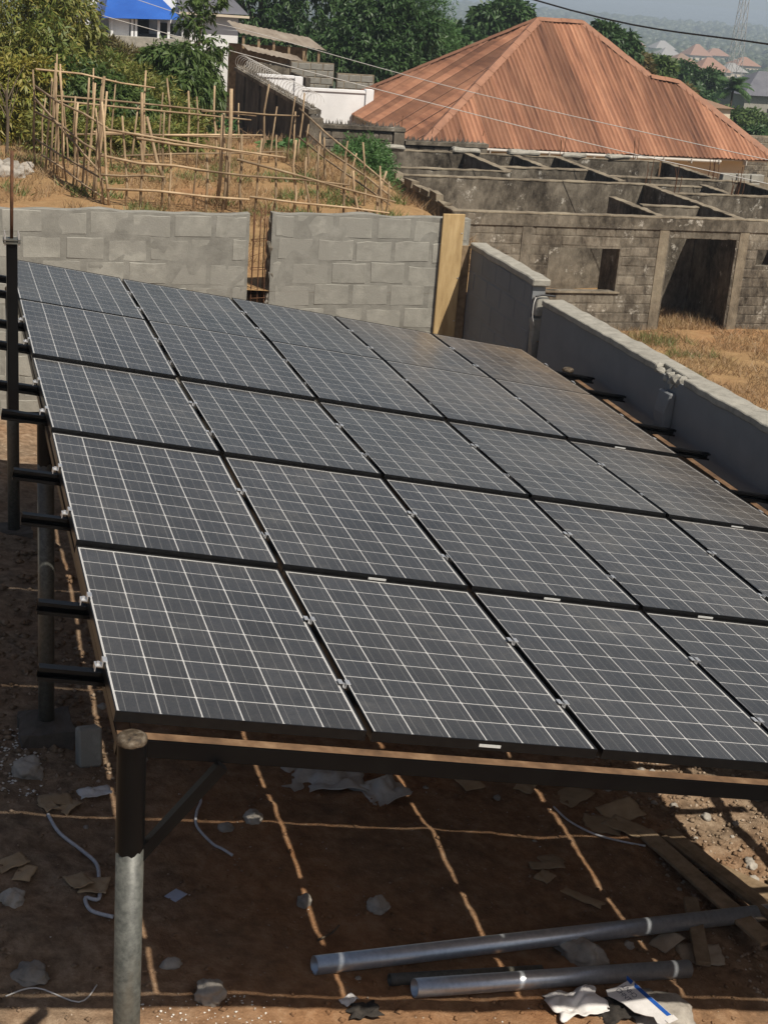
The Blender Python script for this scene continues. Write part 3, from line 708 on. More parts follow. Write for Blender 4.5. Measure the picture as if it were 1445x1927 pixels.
def lobe_points(lobes, n, seed, shell=.55):
    g = np.random.default_rng(seed)
    vol = np.array([l[1][0] * l[1][1] * l[1][2] for l in lobes]) ** .67; vol /= vol.sum()
    P = []; O = []
    for l, q in zip(lobes, vol):
        k = max(4, int(n * q)); u = g.normal(0, 1, (k, 3)); u /= np.linalg.norm(u, axis=1)[:, None]
        rr = shell + (1.05 - shell) * g.random(k) ** .7
        rr *= 1 + .16 * np.sin(u[:, 0] * 5 + seed) * np.cos(u[:, 1] * 6 + u[:, 2] * 4)
        P.append(np.array(l[0]) + u * np.array(l[1]) * rr[:, None]); O.append(u)
    return np.concatenate(P), np.concatenate(O)
def tree(name, label, lobes, n, leaf, mat, cat='tree', base=None, trunk_r=.12, group=None, seed=1, nleaf=8, droop=.5, shell=.5, limbs=True):
    cx = sum(l[0][0] for l in lobes) / len(lobes); cy = sum(l[0][1] for l in lobes) / len(lobes)
    if base is None: base = (cx, cy)
    zg = land_z(*base)
    root = empty(name, (base[0], base[1], zg)); tag(root, label, cat, group)
    P, O = lobe_points(lobes, n, seed, shell)
    P[:, 2] = np.maximum(P[:, 2], zg + .03)
    Vv, Ff = leaves(P, O, nleaf, leaf[0], leaf[1], droop, seed=seed)
    Vv = Vv - np.array(root.location)
    obj('crown', npmesh('crown', Vv, Ff), MAT[mat], root)
    top = np.array([cx, cy, np.mean([l[0][2] for l in lobes])]) - np.array(root.location)
    bm = bmesh.new()
    pts = [(0, 0, -.2), (top[0] * .25, top[1] * .25, top[2] * .35), (top[0] * .7, top[1] * .7, top[2] * .75), tuple(top)]
    tube(bm, smooth_path(pts, 3), [trunk_r * (1 - .07 * i) for i in range(10)], 8)
    if limbs:
        for l in lobes:
            e = Vector(l[0]) - Vector(root.location); s = Vector((top[0] * .45, top[1] * .45, top[2] * .5))
            tube(bm, [s, (s + e) * .5 + Vector((0, 0, .15 * l[1][2])), e], [trunk_r * .55, trunk_r * .4, trunk_r * .15], 6)
    obj('trunk', bm, MAT['bark'], root, smooth=True)
    return root
# near left growth (behind the pole fence)
tree('leafy_tree', 'dense olive-green leafy tree at the far left edge behind the pole fence', [((.9, 27.2, .9), (1.5, 1.3, 1.2)), ((1.9, 27.6, .95), (.8, .9, .9)), ((1.5, 26, .35), (.9, .9, .7)), ((-.6, 26.5, .4), (1.6, 1.3, 1.3)), ((2.2, 26.4, -.15), (.6, .7, .5))], 3200, (.19, .022), 'leaf_olive', seed=3, base=(.9, 27), trunk_r=.14)
tree('leafy_tree', 'yellowing low tree below the olive-green one, left of the pole fence', [((.75, 24.6, -.15), (.8, .7, .6)), ((.2, 24.4, -.6), (.8, .6, .7)), ((1.25, 24.8, .15), (.7, .6, .45)), ((.9, 24.3, -.75), (.7, .5, .5))], 1300, (.17, .022), 'leaf_yellow', seed=4, base=(.6, 24.6), trunk_r=.06)
tree('leafy_tree', 'dark green bushy tree directly behind the left end of the pole fence', [((2.1, 25.0, -.15), (.9, .7, .6)), ((1.4, 25.1, -.45), (.8, .6, .7)), ((2.9, 25.2, -.5), (.75, .6, .55)), ((2.3, 24.8, -.7), (.9, .5, .5))], 1900, (.18, .022), 'leaf_mango', seed=5, base=(2.0, 25.1), trunk_r=.07)
tree('mango_tree', 'dark glossy mango tree in front of the white house wall', [((4.6, 29, .25), (.62, .7, .42)), ((4.2, 29, .3), (.5, .5, .36)), ((5.05, 29, -.15), (.45, .6, .5)), ((4.55, 28.4, -.3), (.72, .7, .5)), ((5.0, 29, -.7), (.4, .5, .4))], 1100, (.22, .027), 'leaf_mango', seed=6, base=(4.8, 29), trunk_r=.10, droop=.75, shell=.6)
tree('young_tree', 'thin sparse young tree with bare branches against the grey house roof', [((5.15, 31, 1.15), (.5, .5, .5)), ((5.6, 31, .6), (.4, .4, .5)), ((5.3, 31, 1.6), (.6, .4, .4))], 130, (.22, .03), 'leaf_mango', seed=8, base=(5.2, 31), trunk_r=.035, shell=.2)
tree('scrub_bush', 'yellow-green scrub covering the bank between the two leafy trees', [((3.3, 27, -.25), (.6, .6, .55)), ((3.65, 26.2, -.4), (.7, .6, .5)), ((3.0, 28, .05), (.5, .6, .45)), ((3.9, 26.4, -.75), (.9, .6, .4))], 1500, (.16, .014), 'leaf_olive', cat='bush', seed=9, base=(3.4, 26.8), trunk_r=.05, droop=.1)
tree('fern_bush', 'feathery green bush beside the right end of the pole fence', [((7.7, 25, -1.15), (.55, .6, .5)), ((8.2, 25.6, -1.3), (.42, .5, .5)), ((7.25, 24.6, -1.3), (.45, .5, .5)), ((7.9, 25, -1.8), (.65, .6, .6))], 3000, (.10, .010), 'leaf_fresh', cat='bush', seed=10, base=(7.8, 25.1), trunk_r=.04, droop=.15, shell=.35)
tree('garden_plant', 'small broad-leaved green plant at the foot of the dark wall', [((6.3, 26.6, -1.25), (.30, .3, .26)), ((6.75, 26.8, -1.3), (.28, .25, .25)), ((6.5, 26.5, -1.55), (.4, .3, .25))], 90, (.26, .06), 'leaf_fresh', cat='plant', seed=11, base=(6.5, 26.7), trunk_r=.02, droop=.5)
tree('garden_plant', 'small green shrub low against the dark wall near the tallest pole', [((6.2, 32.5, -1.5), (.32, .3, .3)), ((6.35, 32.5, -1.85), (.3, .25, .25))], 80, (.2, .04), 'leaf_fresh', cat='plant', seed=12, base=(6.25, 32.6), trunk_r=.02)
tree('scrub_bush', 'brownish dry scrub below the porch of the white house', [((5.0, 50, -1.0), (.7, .6, .5)), ((5.6, 50, -1.2), (.7, .6, .5)), ((6.2, 50.5, -1.35), (.6, .6, .45)), ((4.4, 50, -.9), (.6, .6, .6)), ((5.4, 49, -1.8), (1.2, .6, .5))], 1100, (.28, .03), 'leaf_brown', cat='bush', seed=14, base=(5.3, 50), trunk_r=.04, droop=.1)
tree('scrub_bush', 'low yellow-green bush inside the left corner of the pole fence', [((1.5, 22.4, -.65), (.6, .5, .5)), ((2.2, 22.8, -.65), (.7, .5, .45)), ((2.95, 23.2, -.75), (.7, .5, .4)), ((3.7, 24.2, -.85), (.7, .5, .35))], 1300, (.16, .02), 'leaf_olive', cat='bush', seed=15, base=(2.1, 22.8), trunk_r=.03, droop=.2)
# big trees behind the walls
tree('shade_tree', 'huge dark mango tree behind the old sheds, top left of the roof', [((13.2, 66, .4), (2.6, 2, 2.4)), ((15.6, 66, .6), (2.4, 2, 2.2)), ((11, 68, 1.2), (2.4, 2, 2)), ((14.5, 65, -1.4), (2.4, 1.6, 1.3)), ((12, 66, 2.6), (3, 2, 1.8)), ((17, 67, 2.4), (2.4, 2, 1.8))], 3000, (.36, .055), 'leaf_dark', seed=20, base=(14, 66), trunk_r=.35)
tree('shade_tree', 'bright green broad tree standing behind the grey block walls', [((16.6, 58, -.4), (1.5, 1.3, 1.4)), ((18.4, 58, -.05), (1.5, 1.3, 1.5)), ((17.4, 57, -1.3), (1.5, 1.0, 1.0)), ((15.7, 58, -1.0), (1.0, 1.0, 1.0)), ((17.4, 58.5, .9), (1.4, 1.2, 1.1))], 3000, (.28, .04), 'leaf_dark', seed=21, base=(17.2, 58), trunk_r=.25)
tree('feathery_tree', 'tall feathery grey-green tree left of the rusty roof peak', [((19.7, 61, .6), (1.5, 1.2, 1.8)), ((20.6, 61, -.6), (1.2, 1.2, 1.5)), ((19.2, 62, 2), (1.2, 1, 1.2))], 2400, (.22, .018), 'leaf_fresh', seed=22, base=(20, 61), trunk_r=.15, droop=.1)
def far_tree(label, px, r, mat, n=900, seed=1, leaf=(.5, .09), name='far_tree', zb_=None):
    lobes = []; rnd = random.Random(seed)
    for k in range(5):
        lobes.append(((px[0] + rnd.uniform(-.7, .7) * r, px[1] + rnd.uniform(-.4, .4) * r, px[2] + rnd.uniform(-.45, .45) * r), (r * rnd.uniform(.5, .75),) * 2 + (r * rnd.uniform(.4, .62),)))
    return tree(name, label, lobes, n, leaf, mat, seed=seed, base=(px[0], px[1]), trunk_r=r * .09)
far_tree('dark green tree just left of the rusty roof peak', (30.4, 80, -.2), 1.6, 'leaf_dark', 1100, 30)
far_tree('lower dark tree further left of the roof peak', (28.2, 79, -1.3), 1.3, 'leaf_dark', 700, 31)
far_tree('rounded green tree rising above the right slope of the rusty roof', (35.3, 75, -.6), 1.35, 'leaf_dark', 1100, 32, (.4, .07))
far_tree('olive tree over the right slope of the rusty roof', (38.4, 78, -2.3), 1.3, 'leaf_brown', 900, 33)
far_tree('dark leafy tree in the middle of the group right of the roof', (40.6, 80, -2.5), 1.2, 'leaf_mango', 900, 34)
far_tree('dry brownish tree over the lower roof wing', (42.2, 81, -3.9), 1.2, 'leaf_brown', 800, 35)
far_tree('large dark tree in front of the lattice mast', (58.6, 110, -4.9), 1.9, 'leaf_dark', 1300, 36)
far_tree('wide dark tree below the lattice mast', (55.4, 104, -6.0), 2.0, 'leaf_dark', 1200, 37)
far_tree('dark tree left of the palm', (52.6, 99, -5.6), 1.6, 'leaf_dark', 1000, 38)
far_tree('light green bushy tree near the right edge above the roof corner', (48.5, 84, -6.0), 1.9, 'leaf_mango', 1100, 39)
far_tree('green tree at the right edge below the grey house', (53.0, 92, -6.6), 1.9, 'leaf_mango', 1000, 40)
far_tree('low green tree at the right edge behind the block wall', (46.5, 78, -6.3), 1.9, 'leaf_dark', 900, 41)
far_tree('green tree on the far right beside the grey house', (60.5, 104, -7.0), 2.0, 'leaf_mango', 900, 42)
def palm(name, label, base, h, fl, n, seed, width=.5, mat='leaf_dark', cat='palm'):
    rnd = random.Random(seed); zg = land_z(*base)
    root = empty(name, (base[0], base[1], zg)); tag(root, label, cat)
    bm = bmesh.new(); tube(bm, [(0, 0, -.2), (.1, 0, h * .5), (.15, .1, h)], [fl * .055, fl * .045, fl * .04], 7); obj('trunk', bm, MAT['bark'], root, smooth=True)
    for k in range(n):
        a = 2 * math.pi * k / n + rnd.uniform(-.3, .3); el0 = rnd.uniform(.1, 1.25); V_ = []; F_ = []
        p = Vector((.15, .1, h)); d = Vector((math.cos(a) * math.cos(el0), math.sin(a) * math.cos(el0), math.sin(el0))); sd_ = Vector((-math.sin(a), math.cos(a), 0)); st = 9
        for i in range(st):
            t = i / (st - 1); wv = fl * width * .3 * math.sin(math.pi * min(1, .12 + t * .88)) ** .7 + .01
            nx_ = p + d * fl / st
            for s_ in (-1, 1):
                for q in range(2):
                    a0 = p + (nx_ - p) * (q * .5); tip = a0 + sd_ * s_ * wv + d * wv * .6 + Vector((0, 0, -wv * .45)); a1 = a0 + (nx_ - p) * .6
                    i0 = len(V_); V_ += [a0, a1, tip]; F_.append((i0, i0 + 1, i0 + 2))
            p = nx_; d = (d + Vector((0, 0, -.22))).normalized()
        obj('frond', npmesh('frond', [tuple(v) for v in V_], F_), MAT[mat], root)
    return root
palm('palm_tree', 'palm tree with drooping fronds at the right, in front of the grey house', (55.2, 97), 5.4, 1.9, 24, 5, .9)
palm('palm_tree', 'slim far palm above the haze left of the roof peak', (29.5, 92), 8.5, 1.5, 9, 6)
def banana(label, base, h, n, seed, mat='leaf_yellow'):
    rnd = random.Random(seed); zg = land_z(*base)
    root = empty('banana_plant', (base[0], base[1], zg)); tag(root, label, 'plant')
    bm = bmesh.new(); tube(bm, [(0, 0, -.1), (0, 0, h * .6)], [.12, .09], 8); obj('stem', bm, MAT['leaf_fresh'], root)
    for k in range(n):
        a = 2 * math.pi * k / n + rnd.uniform(-.3, .3); V_ = []; F_ = []; p = Vector((0, 0, h * .6)); d = Vector((math.cos(a) * .5, math.sin(a) * .5, .9)).normalized(); sd_ = Vector((-math.sin(a), math.cos(a), 0)); L = h * .75
        for i in range(8):
            t = i / 7; wv = .24 * math.sin(math.pi * min(1, .1 + .9 * t)) * (1 + .15 * rnd.random())
            V_ += [p - sd_ * wv + Vector((0, 0, -.05)), p, p + sd_ * wv + Vector((0, 0, -.05))]
            if i: F_ += [(3 * i - 3, 3 * i - 2, 3 * i + 1, 3 * i), (3 * i - 2, 3 * i - 1, 3 * i + 2, 3 * i + 1)]
            p = p + d * L / 8; d = (d + Vector((0, 0, -.20))).normalized()
        obj('leaf', npmesh('leaf', [tuple(v) for v in V_], F_), MAT[mat], root)
banana('yellowing banana plant in front of the big trees behind the sheds', (14.2, 55.5), 2.6, 7, 3)
banana('low banana plant with yellow leaves beside the sheds', (12.75, 52.2), 2.0, 6, 4, 'leaf_fresh')
banana('small banana plant between the bright green tree and the rusty roof', (17.9, 54), 2.3, 5, 8)

# ------------------------------------------------------------------ unfinished block building
ub = empty('unfinished_building', (13, 28, -4.5)); tag(ub, 'roofless unfinished building of dark weathered concrete block walls', 'building')
UO = Vector(ub.location); ZT = -1.98; ZB = -4.9
def ruin_wall(boxes, topz=None, name='wall', mat='ruin'):
    bm = bmesh.new()
    for q in boxes: bx(bm, *q)
    o = obj(name, bm, MAT[mat], ub); o.location = -UO; return o
def wall_top(x0, x1, y0, y1, zt, parent):
    along_x = (x1 - x0) > (y1 - y0); L = (x1 - x0) if along_x else (y1 - y0)
    bm = boxmesh(x0 - .012, x1 + .012, y0 - .012, y1 + .012, zt + .002, zt + .035, .006)
    bmesh.ops.subdivide_edges(bm, edges=[e for e in bm.edges if (abs(e.verts[0].co.x - e.verts[1].co.x) if along_x else abs(e.verts[0].co.y - e.verts[1].co.y)) > .4], cuts=max(2, int(L / .14)))
    for v in bm.verts: v.co += Vector((mnoise.noise(v.co * 5) * .02, mnoise.noise(v.co * 5 + Vector((9, 0, 0))) * .02, mnoise.noise(v.co * 4 + Vector((0, 9, 0))) * .02))
    obj('wall_top', bm, MAT['ruin_top'], parent)
T = .17
def xwall(x0, x1, y, zt=ZT, zb_=ZB, openings=()):
    segs = []; cur = x0
    for (a, b_, q0, q1) in sorted(openings):
        segs.append((cur, a, y, y + T, zb_, zt)); 
        if q1 < zt: segs.append((a, b_, y, y + T, q1, zt))
        if q0 > zb_: segs.append((a, b_, y, y + T, zb_, q0))
        cur = b_
    segs.append((cur, x1, y, y + T, zb_, zt))
    o = ruin_wall(segs); wall_top(x0, x1, y, y + T, zt, o); return o
def ywall(x, y0, y1, zt=ZT, zb_=ZB):
    o = ruin_wall([(x, x + T, y0 + T + .003, y1 - .003, zb_, zt)]); wall_top(x, x + T, y0 + T + .015, y1 - .015, zt - .004, o); return o
W0O = [(11.65, 13.25, -3.56, -2.65), (14.38, 15.97, ZB, -2.38), (16.52, 17.7, -2.95, -2.54)]
w0 = xwall(9.45, 20.5, 24.06, openings=W0O)
BVR = block_variants(.43, .22, .05, 7, .012)
n0 = set(bpy.data.objects)
block_face(w0, BVR, MAT['ruin_block'], (9.45, 24.054), 'x', 8.6, -4.85, -2.20, .45, .205, -1, openings=[(a - 9.45, b_ - 9.45, q0, q1) for a, b_, q0, q1 in W0O], seed=12, joint=.02, wob=.008)
# ring beam above the openings, jamb column, corner columns
bm = bmesh.new(); bx(bm, 9.43, 18.1, 24.03, 24.058, -2.215, -1.985); o = obj('ring_beam', bm, MAT['ruin'], w0)
for x in (11.0, 14.12, 16.03):
    bm = bmesh.new(); bx(bm, x, x + .22, 24.04, 24.0575, -4.9, -2.22); obj('column', bm, MAT['ruin_top' if x > 14 else 'ruin'], w0)
bm = bmesh.new(); bx(bm, 11.55, 13.35, 24.02, 24.24, -3.60, -3.565); obj('sill', bm, MAT['ruin_top'], w0)
ywall(9.45, 24.06, 33.7)
xwall(9.64, 16.0, 29.0, openings=[(10.2, 11.0, ZB, -2.9)])
ywall(16.02, 24.06, 29.2)
xwall(9.64, 13.0, 30.3)
xwall(13.1, 15.6, 31.35, ZT - .02)
xwall(10.0, 18.7, 33.7)
ywall(12.93, 30.3, 33.7); ywall(14.33, 31.35, 33.7); ywall(15.55, 29.3, 33.7); ywall(18.75, 30.6, 33.7)
xwall(15.75, 19.6, 30.45, ZT - .03)
xwall(16.2, 17.8, 29.35, ZT - .06); ywall(17.8, 27.9, 29.5, ZT - .02); xwall(16.3, 20.5, 27.85, ZT - .03)
xwall(14.6, 16.0, 26.0, ZT - .06); ywall(14.2, 24.06, 27.0, ZT - .03); ywall(19.4, 24.06, 30.5, ZT - .02)
# stepped broken top of the left wall, pale cement cushions and starter bars
bm = bmesh.new()
for k in range(9):
    y0 = 24.6 + k * .6; bx(bm, 9.44, 9.63, y0, y0 + .5, ZT + .02, ZT + .06 + .12 * abs(math.sin(k * 1.9)))
jitter(bm, .05, 3, 2); o = obj('broken_course', bm, MAT['ruin_top'], ub); o.location = -UO
for (x, w_) in ((10.4, .9), (12.6, .8), (14.2, .9), (15.8, .7), (17.1, .7)):
    bm = boxmesh(x, x + w_, 33.66, 33.90, ZT + .03, ZT + .15, .04); bmesh.ops.subdivide_edges(bm, edges=bm.edges[:], cuts=2, use_grid_fill=True); jitter(bm, .05, 5, x); o = obj('cement_cushion', bm, MAT['coping'], ub); o.location = -UO
for (x, y) in ((15.7, 33.75), (17.9, 33.75), (18.8, 31.0), (18.7, 30.55), (16.1, 29.1), (16.3, 27.9), (17.85, 27.95), (18.0, 27.9), (19.45, 27.9)):
    for (dx, dy) in ((0, 0), (.12, .02), (.05, .12)):
        h = random.uniform(.35, .7)
        bm = bmesh.new(); tube(bm, [(x + dx, y + dy, ZT - .02), (x + dx + .02, y + dy, ZT + h * .5), (x + dx + random.uniform(-.05, .05), y + dy, ZT + h)], .009, 5); o = obj('starter_bar', bm, MAT['rebar'], ub); o.location = -UO

# ------------------------------------------------------------------ house with the big rusty hip roof
hs = empty('house', (19, 43.5, -5.5)); tag(hs, 'cream house under a large rusty red hipped metal roof', 'house'); HO = Vector(hs.location)
EYv, EZ, MS = 38.0, -2.30, .65
XL, XR = 13.05, 24.95
rise = 5.5 * MS
rl = (18.5, 43.5); rr_ = (20.08, 43.5)
# front outline (s = x, t = plan distance from the eave)
front = [(XL, 0), (rl[0], 5.5), (rr_[0], 5.5), (21.72, 3.27), (22.66, 3.10), (XR, 0)]
def outline_t(s, poly):
    for (a, ta), (b_, tb) in zip(poly, poly[1:]):
        if a <= s <= b_: return ta + (tb - ta) * (s - a) / (b_ - a)
    return 0.0
def roof_face(poly, to_world, sheet_w, parent, lap=.022):
    s0, s1 = poly[0][0], poly[-1][0]; s = s0; k = 0
    knots = [p[0] for p in poly]
    rf = None
    while s < s1 - .02:
        e = min(s + sheet_w, s1)
        prof = []
        nr = max(1, int(round((e - s) / .15))); pitch = (e - s) / nr
        for i in range(nr):
            b0 = s + i * pitch
            prof += [(b0, 0), (b0 + pitch * .62, 0), (b0 + pitch * .70, .034), (b0 + pitch * .92, .034)]
        prof.append((e, 0))
        for q in knots:
            if s < q < e: prof.append((q, 0))
        prof.sort()
        V_ = []; F_ = []; nt_ = 5
        lift = lap * (k % 2) + random.uniform(0, .006)
        for (x, h) in prof:
            tm = outline_t(x, poly)
            for j in range(nt_ + 1):
                V_.append(to_world(x, tm * j / nt_, h + lift))
        for i in range(len(prof) - 1):
            for j in range(nt_):
                a = i * (nt_ + 1) + j; F_.append((a, a + nt_ + 1, a + nt_ + 2, a + 1))
        obj('roof_sheet', npmesh('roof_sheet', V_, F_), MAT['roof'], parent)
        s = e; k += 1
roofE = empty('roof'); roofE.parent = hs; roofE.location = -HO
nf = Vector((0, -MS, 1)).normalized()
roof_face(front, lambda s, t, h: tuple(Vector((s, EYv + t, EZ + MS * t)) + nf * h), .74, roofE)
left_poly = [(0, 0), (5.5, 5.45), (11.0, 0)]
nl = Vector((-MS, 0, 1)).normalized()
roof_face(left_poly, lambda s, t, h: tuple(Vector((XL + t, EYv + 11 - s, EZ + MS * t)) + nl * h), .74, roofE)
back_poly = [(XL, 0), (rl[0], 5.5), (rr_[0], 5.5), (XR + .6, 0)]
nb = Vector((0, MS, 1)).normalized()
roof_face([(-p[0], p[1]) for p in back_poly[::-1]], lambda s, t, h: tuple(Vector((-s, EYv + 11 - t, EZ + MS * t)) + nb * h), 1.5, roofE)
right_poly = [(0, 0), (3.1, 2.3), (5.5, 4.87), (11, 0)]
nr_ = Vector((MS, 0, 1)).normalized()
roof_face(right_poly, lambda s, t, h: tuple(Vector((XR - t, EYv + s, EZ + MS * t * (5.5 / 4.87 if t > 2.3 else 1.0) * (1 if t > 2.3 else .876 / .65 * .98))) + nr_ * h), 1.5, roofE)
def cap(p0, p1, r=.13):
    p0, p1 = Vector(p0), Vector(p1); ax = (p1 - p0); L = ax.length; ax.normalize(); sd_ = ax.cross(Vector((0, 0, 1))).normalized(); up_ = sd_.cross(ax)
    bm = bmesh.new(); n = max(2, int(L / .9)); prof = [(-r * 1.35, -r * .42), (-r * .5, .02), (0, .06), (r * .5, .02), (r * 1.35, -r * .42)]; prev = None
    for i in range(n + 1):
        for off in ((0, .012) if i % 1 == 0 and 0 < i < n else (0,)):
            row = [bm.verts.new(p0 + ax * (L * i / n) + sd_ * a + up_ * (b_ + off + .03)) for a, b_ in prof]
            if prev:
                for k in range(4): bm.faces.new((prev[k], prev[k + 1], row[k + 1], row[k]))
            prev = row
    obj('ridge_cap', bm, MAT['roof_cap'], roofE)
def fp(s, t): return (s, EYv + t, EZ + MS * t)
cap(fp(*front[0]), fp(*front[1])); cap(fp(*front[1]), fp(*front[2])); cap(fp(*front[2]), fp(*front[3])); cap(fp(*front[3]), fp(*front[4])); cap(fp(*front[4]), fp(*front[5]))
cap((XL, EYv + 11, EZ), (rl[0], EYv + 5.5, EZ + rise))
def hobj(name, bm, mat, parent=None):
    o = obj(name, bm, mat, parent or hs)
    if parent is None: o.location = -HO
    return o
bm = bmesh.new(); bx(bm, XL + .7, XR - .75, EYv + .75, EYv + 10.3, -6.2, EZ + .25); hobj('wall', bm, MAT['cream'])
bm = bmesh.new(); bx(bm, XL + .1, XR - .1, EYv + .08, EYv + 10.9, EZ - .06, EZ - .02); hobj('soffit', bm, MAT['cream'])
bm = bmesh.new(); tube(bm, [(XL + .8, EYv - .05, EZ - .03), (22.9, EYv - .05, EZ - .08)], .045, 8); hobj('gutter', bm, MAT['pvc'])
bm = bmesh.new(); tube(bm, [(18.6, EYv - .05, EZ - .1), (18.6, EYv - .02, EZ - .35), (18.6, EYv + .68, EZ - .6), (18.6, EYv + .68, -5.8)], .04, 8); hobj('downpipe', bm, MAT['pvc'])
for k in range(11):
    x = XL + 1.2 + k * .95; bm = bmesh.new(); bx(bm, x, x + .03, EYv - .12, EYv + .1, EZ - .16, EZ - .02); hobj('gutter_bracket', bm, MAT['pvc'])
for x in (20.7, 23.0):
    bm = bmesh.new(); bx(bm, x, x + 1.0, EYv + .72, EYv + .749, -4.2, -3.1); wo = hobj('window', bm, MAT['dark']); 
    bm = bmesh.new(); bx(bm, x - .06, x + 1.06, EYv + .70, EYv + .719, -4.26, -4.2); bx(bm, x - .06, x + 1.06, EYv + .70, EYv + .719, -3.1, -3.04); bx(bm, x + .47, x + .53, EYv + .70, EYv + .719, -4.2, -3.1); obj('frame', bm, MAT['pvc'], wo)
# block pile at the right of the ruin
pl = empty('block_stack', (19.9, 31.5, -3.0)); tag(pl, 'short stack of grey blocks at the right end of the unfinished building', 'blocks')
for k in range(4):
    for j in range(3):
        bm = boxmesh(-.55 + j * .42 + (.1 if k % 2 else 0), -.16 + j * .42 + (.1 if k % 2 else 0), -.1, .1, .25 + k * .21, .45 + k * .21, .012); jitter(bm, .01, 7, k + j); obj('block', bm, MAT['block'], pl)
bm = boxmesh(-.6, .8, -.12, .12, -1.9, .24, .01); obj('base_wall', bm, MAT['ruin'], pl)

# ------------------------------------------------------------------ old compound walls beyond
dw = empty('compound_wall', (9.3, 36, -3)); tag(dw, 'blackened compound wall with coiled razor wire running back to the white house', 'wall'); DO = Vector(dw.location)
bm = bmesh.new(); bx(bm, 9.15, 9.33, 35.7, 46.8, -4.5, -1.33)
for v in bm.verts:
    if v.co.y > 40 and v.co.z > -2: v.co.z = -1.12
o = obj('wall', bm, MAT['black_wall'], dw); o.location = -DO
bm = bmesh.new(); bx(bm, 9.08, 9.42, 35.6, 46.8, -1.33, -1.22)
for v in bm.verts:
    if v.co.y > 40: v.co.z += .21
jitter(bm, .02, 3, 1); o = obj('coping', bm, MAT['ruin'], dw); o.location = -DO
for y in (37.5, 40, 42.5, 45):
    bm = bmesh.new(); bx(bm, 9.09, 9.149, y, y + .3, -4.5, -1.35 + (y - 36) * .02); o = obj('pilaster', bm, MAT['black_wall'], dw); o.location = -DO
bm = bmesh.new(); bx(bm, 9.05, 9.42, 35.3, 35.68, -4.5, -1.40); jitter(bm, .02, 3, 6); o = obj('corner_pillar', bm, MAT['ruin'], dw); o.location = -DO
pts = []
for i in range(420):
    t = i / 419; a = i * .42; y = 35.5 + t * 11; z = -1.0 + .2 * t
    pts.append((9.25 + .22 * math.cos(a), y + .03 * math.sin(a * .7), z + .22 * math.sin(a)))
o = tubeobj('razor_wire', pts, .007, MAT['wire'], dw, 4); o.location = -DO
def shards(parent, off, x0, x1, y, z, n, mat='black_wall', amp=.18):
    V_ = []; F_ = []
    for k in range(n):
        x = x0 + (x1 - x0) * (k + random.random()) / n; h = amp * random.uniform(.3, 1.1); w_ = random.uniform(.02, .05); i0 = len(V_); yy = y + random.uniform(-.06, .06); dx = random.uniform(-.04, .04)
        V_ += [(x - w_, yy - .03, z), (x + w_, yy - .02, z), (x + .01, yy + .04, z), (x + dx, yy, z + h)]
        F_ += [(i0, i0 + 1, i0 + 3), (i0 + 1, i0 + 2, i0 + 3), (i0 + 2, i0, i0 + 3)]
    o = obj('broken_glass', npmesh('broken_glass', V_, F_), MAT[mat], parent); o.location = -off; tag(o, kind='stuff'); return o
shards(dw, DO, 9.1, 9.4, 35.5, -1.4, 9)
V_ = []; F_ = []
for k in range(260):
    y = 35.8 + 11 * random.random(); x = 9.25 + random.uniform(-.1, .1); h = random.uniform(.05, .16); i0 = len(V_); z = -1.23 + .21 * sst(35.6, 46.8, y)
    V_ += [(x - .03, y, z), (x + .03, y + .03, z), (x + .01, y - .05, z), (x + random.uniform(-.05, .05), y, z + h)]; F_ += [(i0, i0 + 1, i0 + 3), (i0 + 1, i0 + 2, i0 + 3), (i0 + 2, i0, i0 + 3)]
o = obj('broken_glass', npmesh('broken_glass', V_, F_), MAT['ruin'], dw); o.location = -DO; tag(o, kind='stuff')
dw2 = empty('compound_wall', (11, 35.6, -3)); tag(dw2, 'dark stepped compound wall topped with broken glass in front of the rusty roof', 'wall'); D2 = Vector(dw2.location)
bm = bmesh.new(); bx(bm, 9.43, 11.75, 35.5, 35.68, -4.6, -1.66); bx(bm, 11.76, 14.2, 35.5, 35.68, -4.6, -1.99); o = obj('wall', bm, MAT['black_wall'], dw2); o.location = -D2
bm = bmesh.new(); bx(bm, 9.43, 11.8, 35.42, 35.76, -1.66, -1.57); bx(bm, 11.81, 14.25, 35.42, 35.76, -1.99, -1.90); jitter(bm, .02, 3, 1); o = obj('coping', bm, MAT['ruin'], dw2); o.location = -D2
bm = bmesh.new(); bx(bm, 11.48, 11.78, 35.44, 35.499, -4.6, -1.665); bx(bm, 13.95, 14.22, 35.44, 35.499, -4.6, -1.992); o = obj('pilaster', bm, MAT['ruin'], dw2); o.location = -D2
n0 = set(bpy.data.objects)
BVD = block_variants(.43, .22, .05, 4, .01)
block_face(dw2, BVD, MAT['ruin_block'], (9.46, 35.485), 'x', 2.0, -4.4, -1.72, .45, .22, -1, seed=22, joint=.03)
block_face(dw2, BVD, MAT['ruin_block'], (11.8, 35.485), 'x', 2.12, -4.4, -2.03, .45, .22, -1, seed=23, joint=.03)
for o in set(bpy.data.objects) - n0: o.location = Vector(o.location) - D2
shards(dw2, D2, 9.5, 11.7, 35.6, -1.58, 34); shards(dw2, D2, 11.85, 14.2, 35.6, -1.91, 34)
for x in (10.3, 11.7, 12.6, 13.4, 14.1):
    bm = bmesh.new(); tube(bm, [(x, 35.6, -1.7), (x + .03, 35.6, -1.25 - (x > 11.8) * .3)], .01, 5); o = obj('starter_bar', bm, MAT['rebar'], dw2); o.location = -D2
ww = empty('white_wall', (11, 46, -3)); tag(ww, 'bright white painted compound wall with pillars, left of the rusty roof', 'wall'); WO = Vector(ww.location)
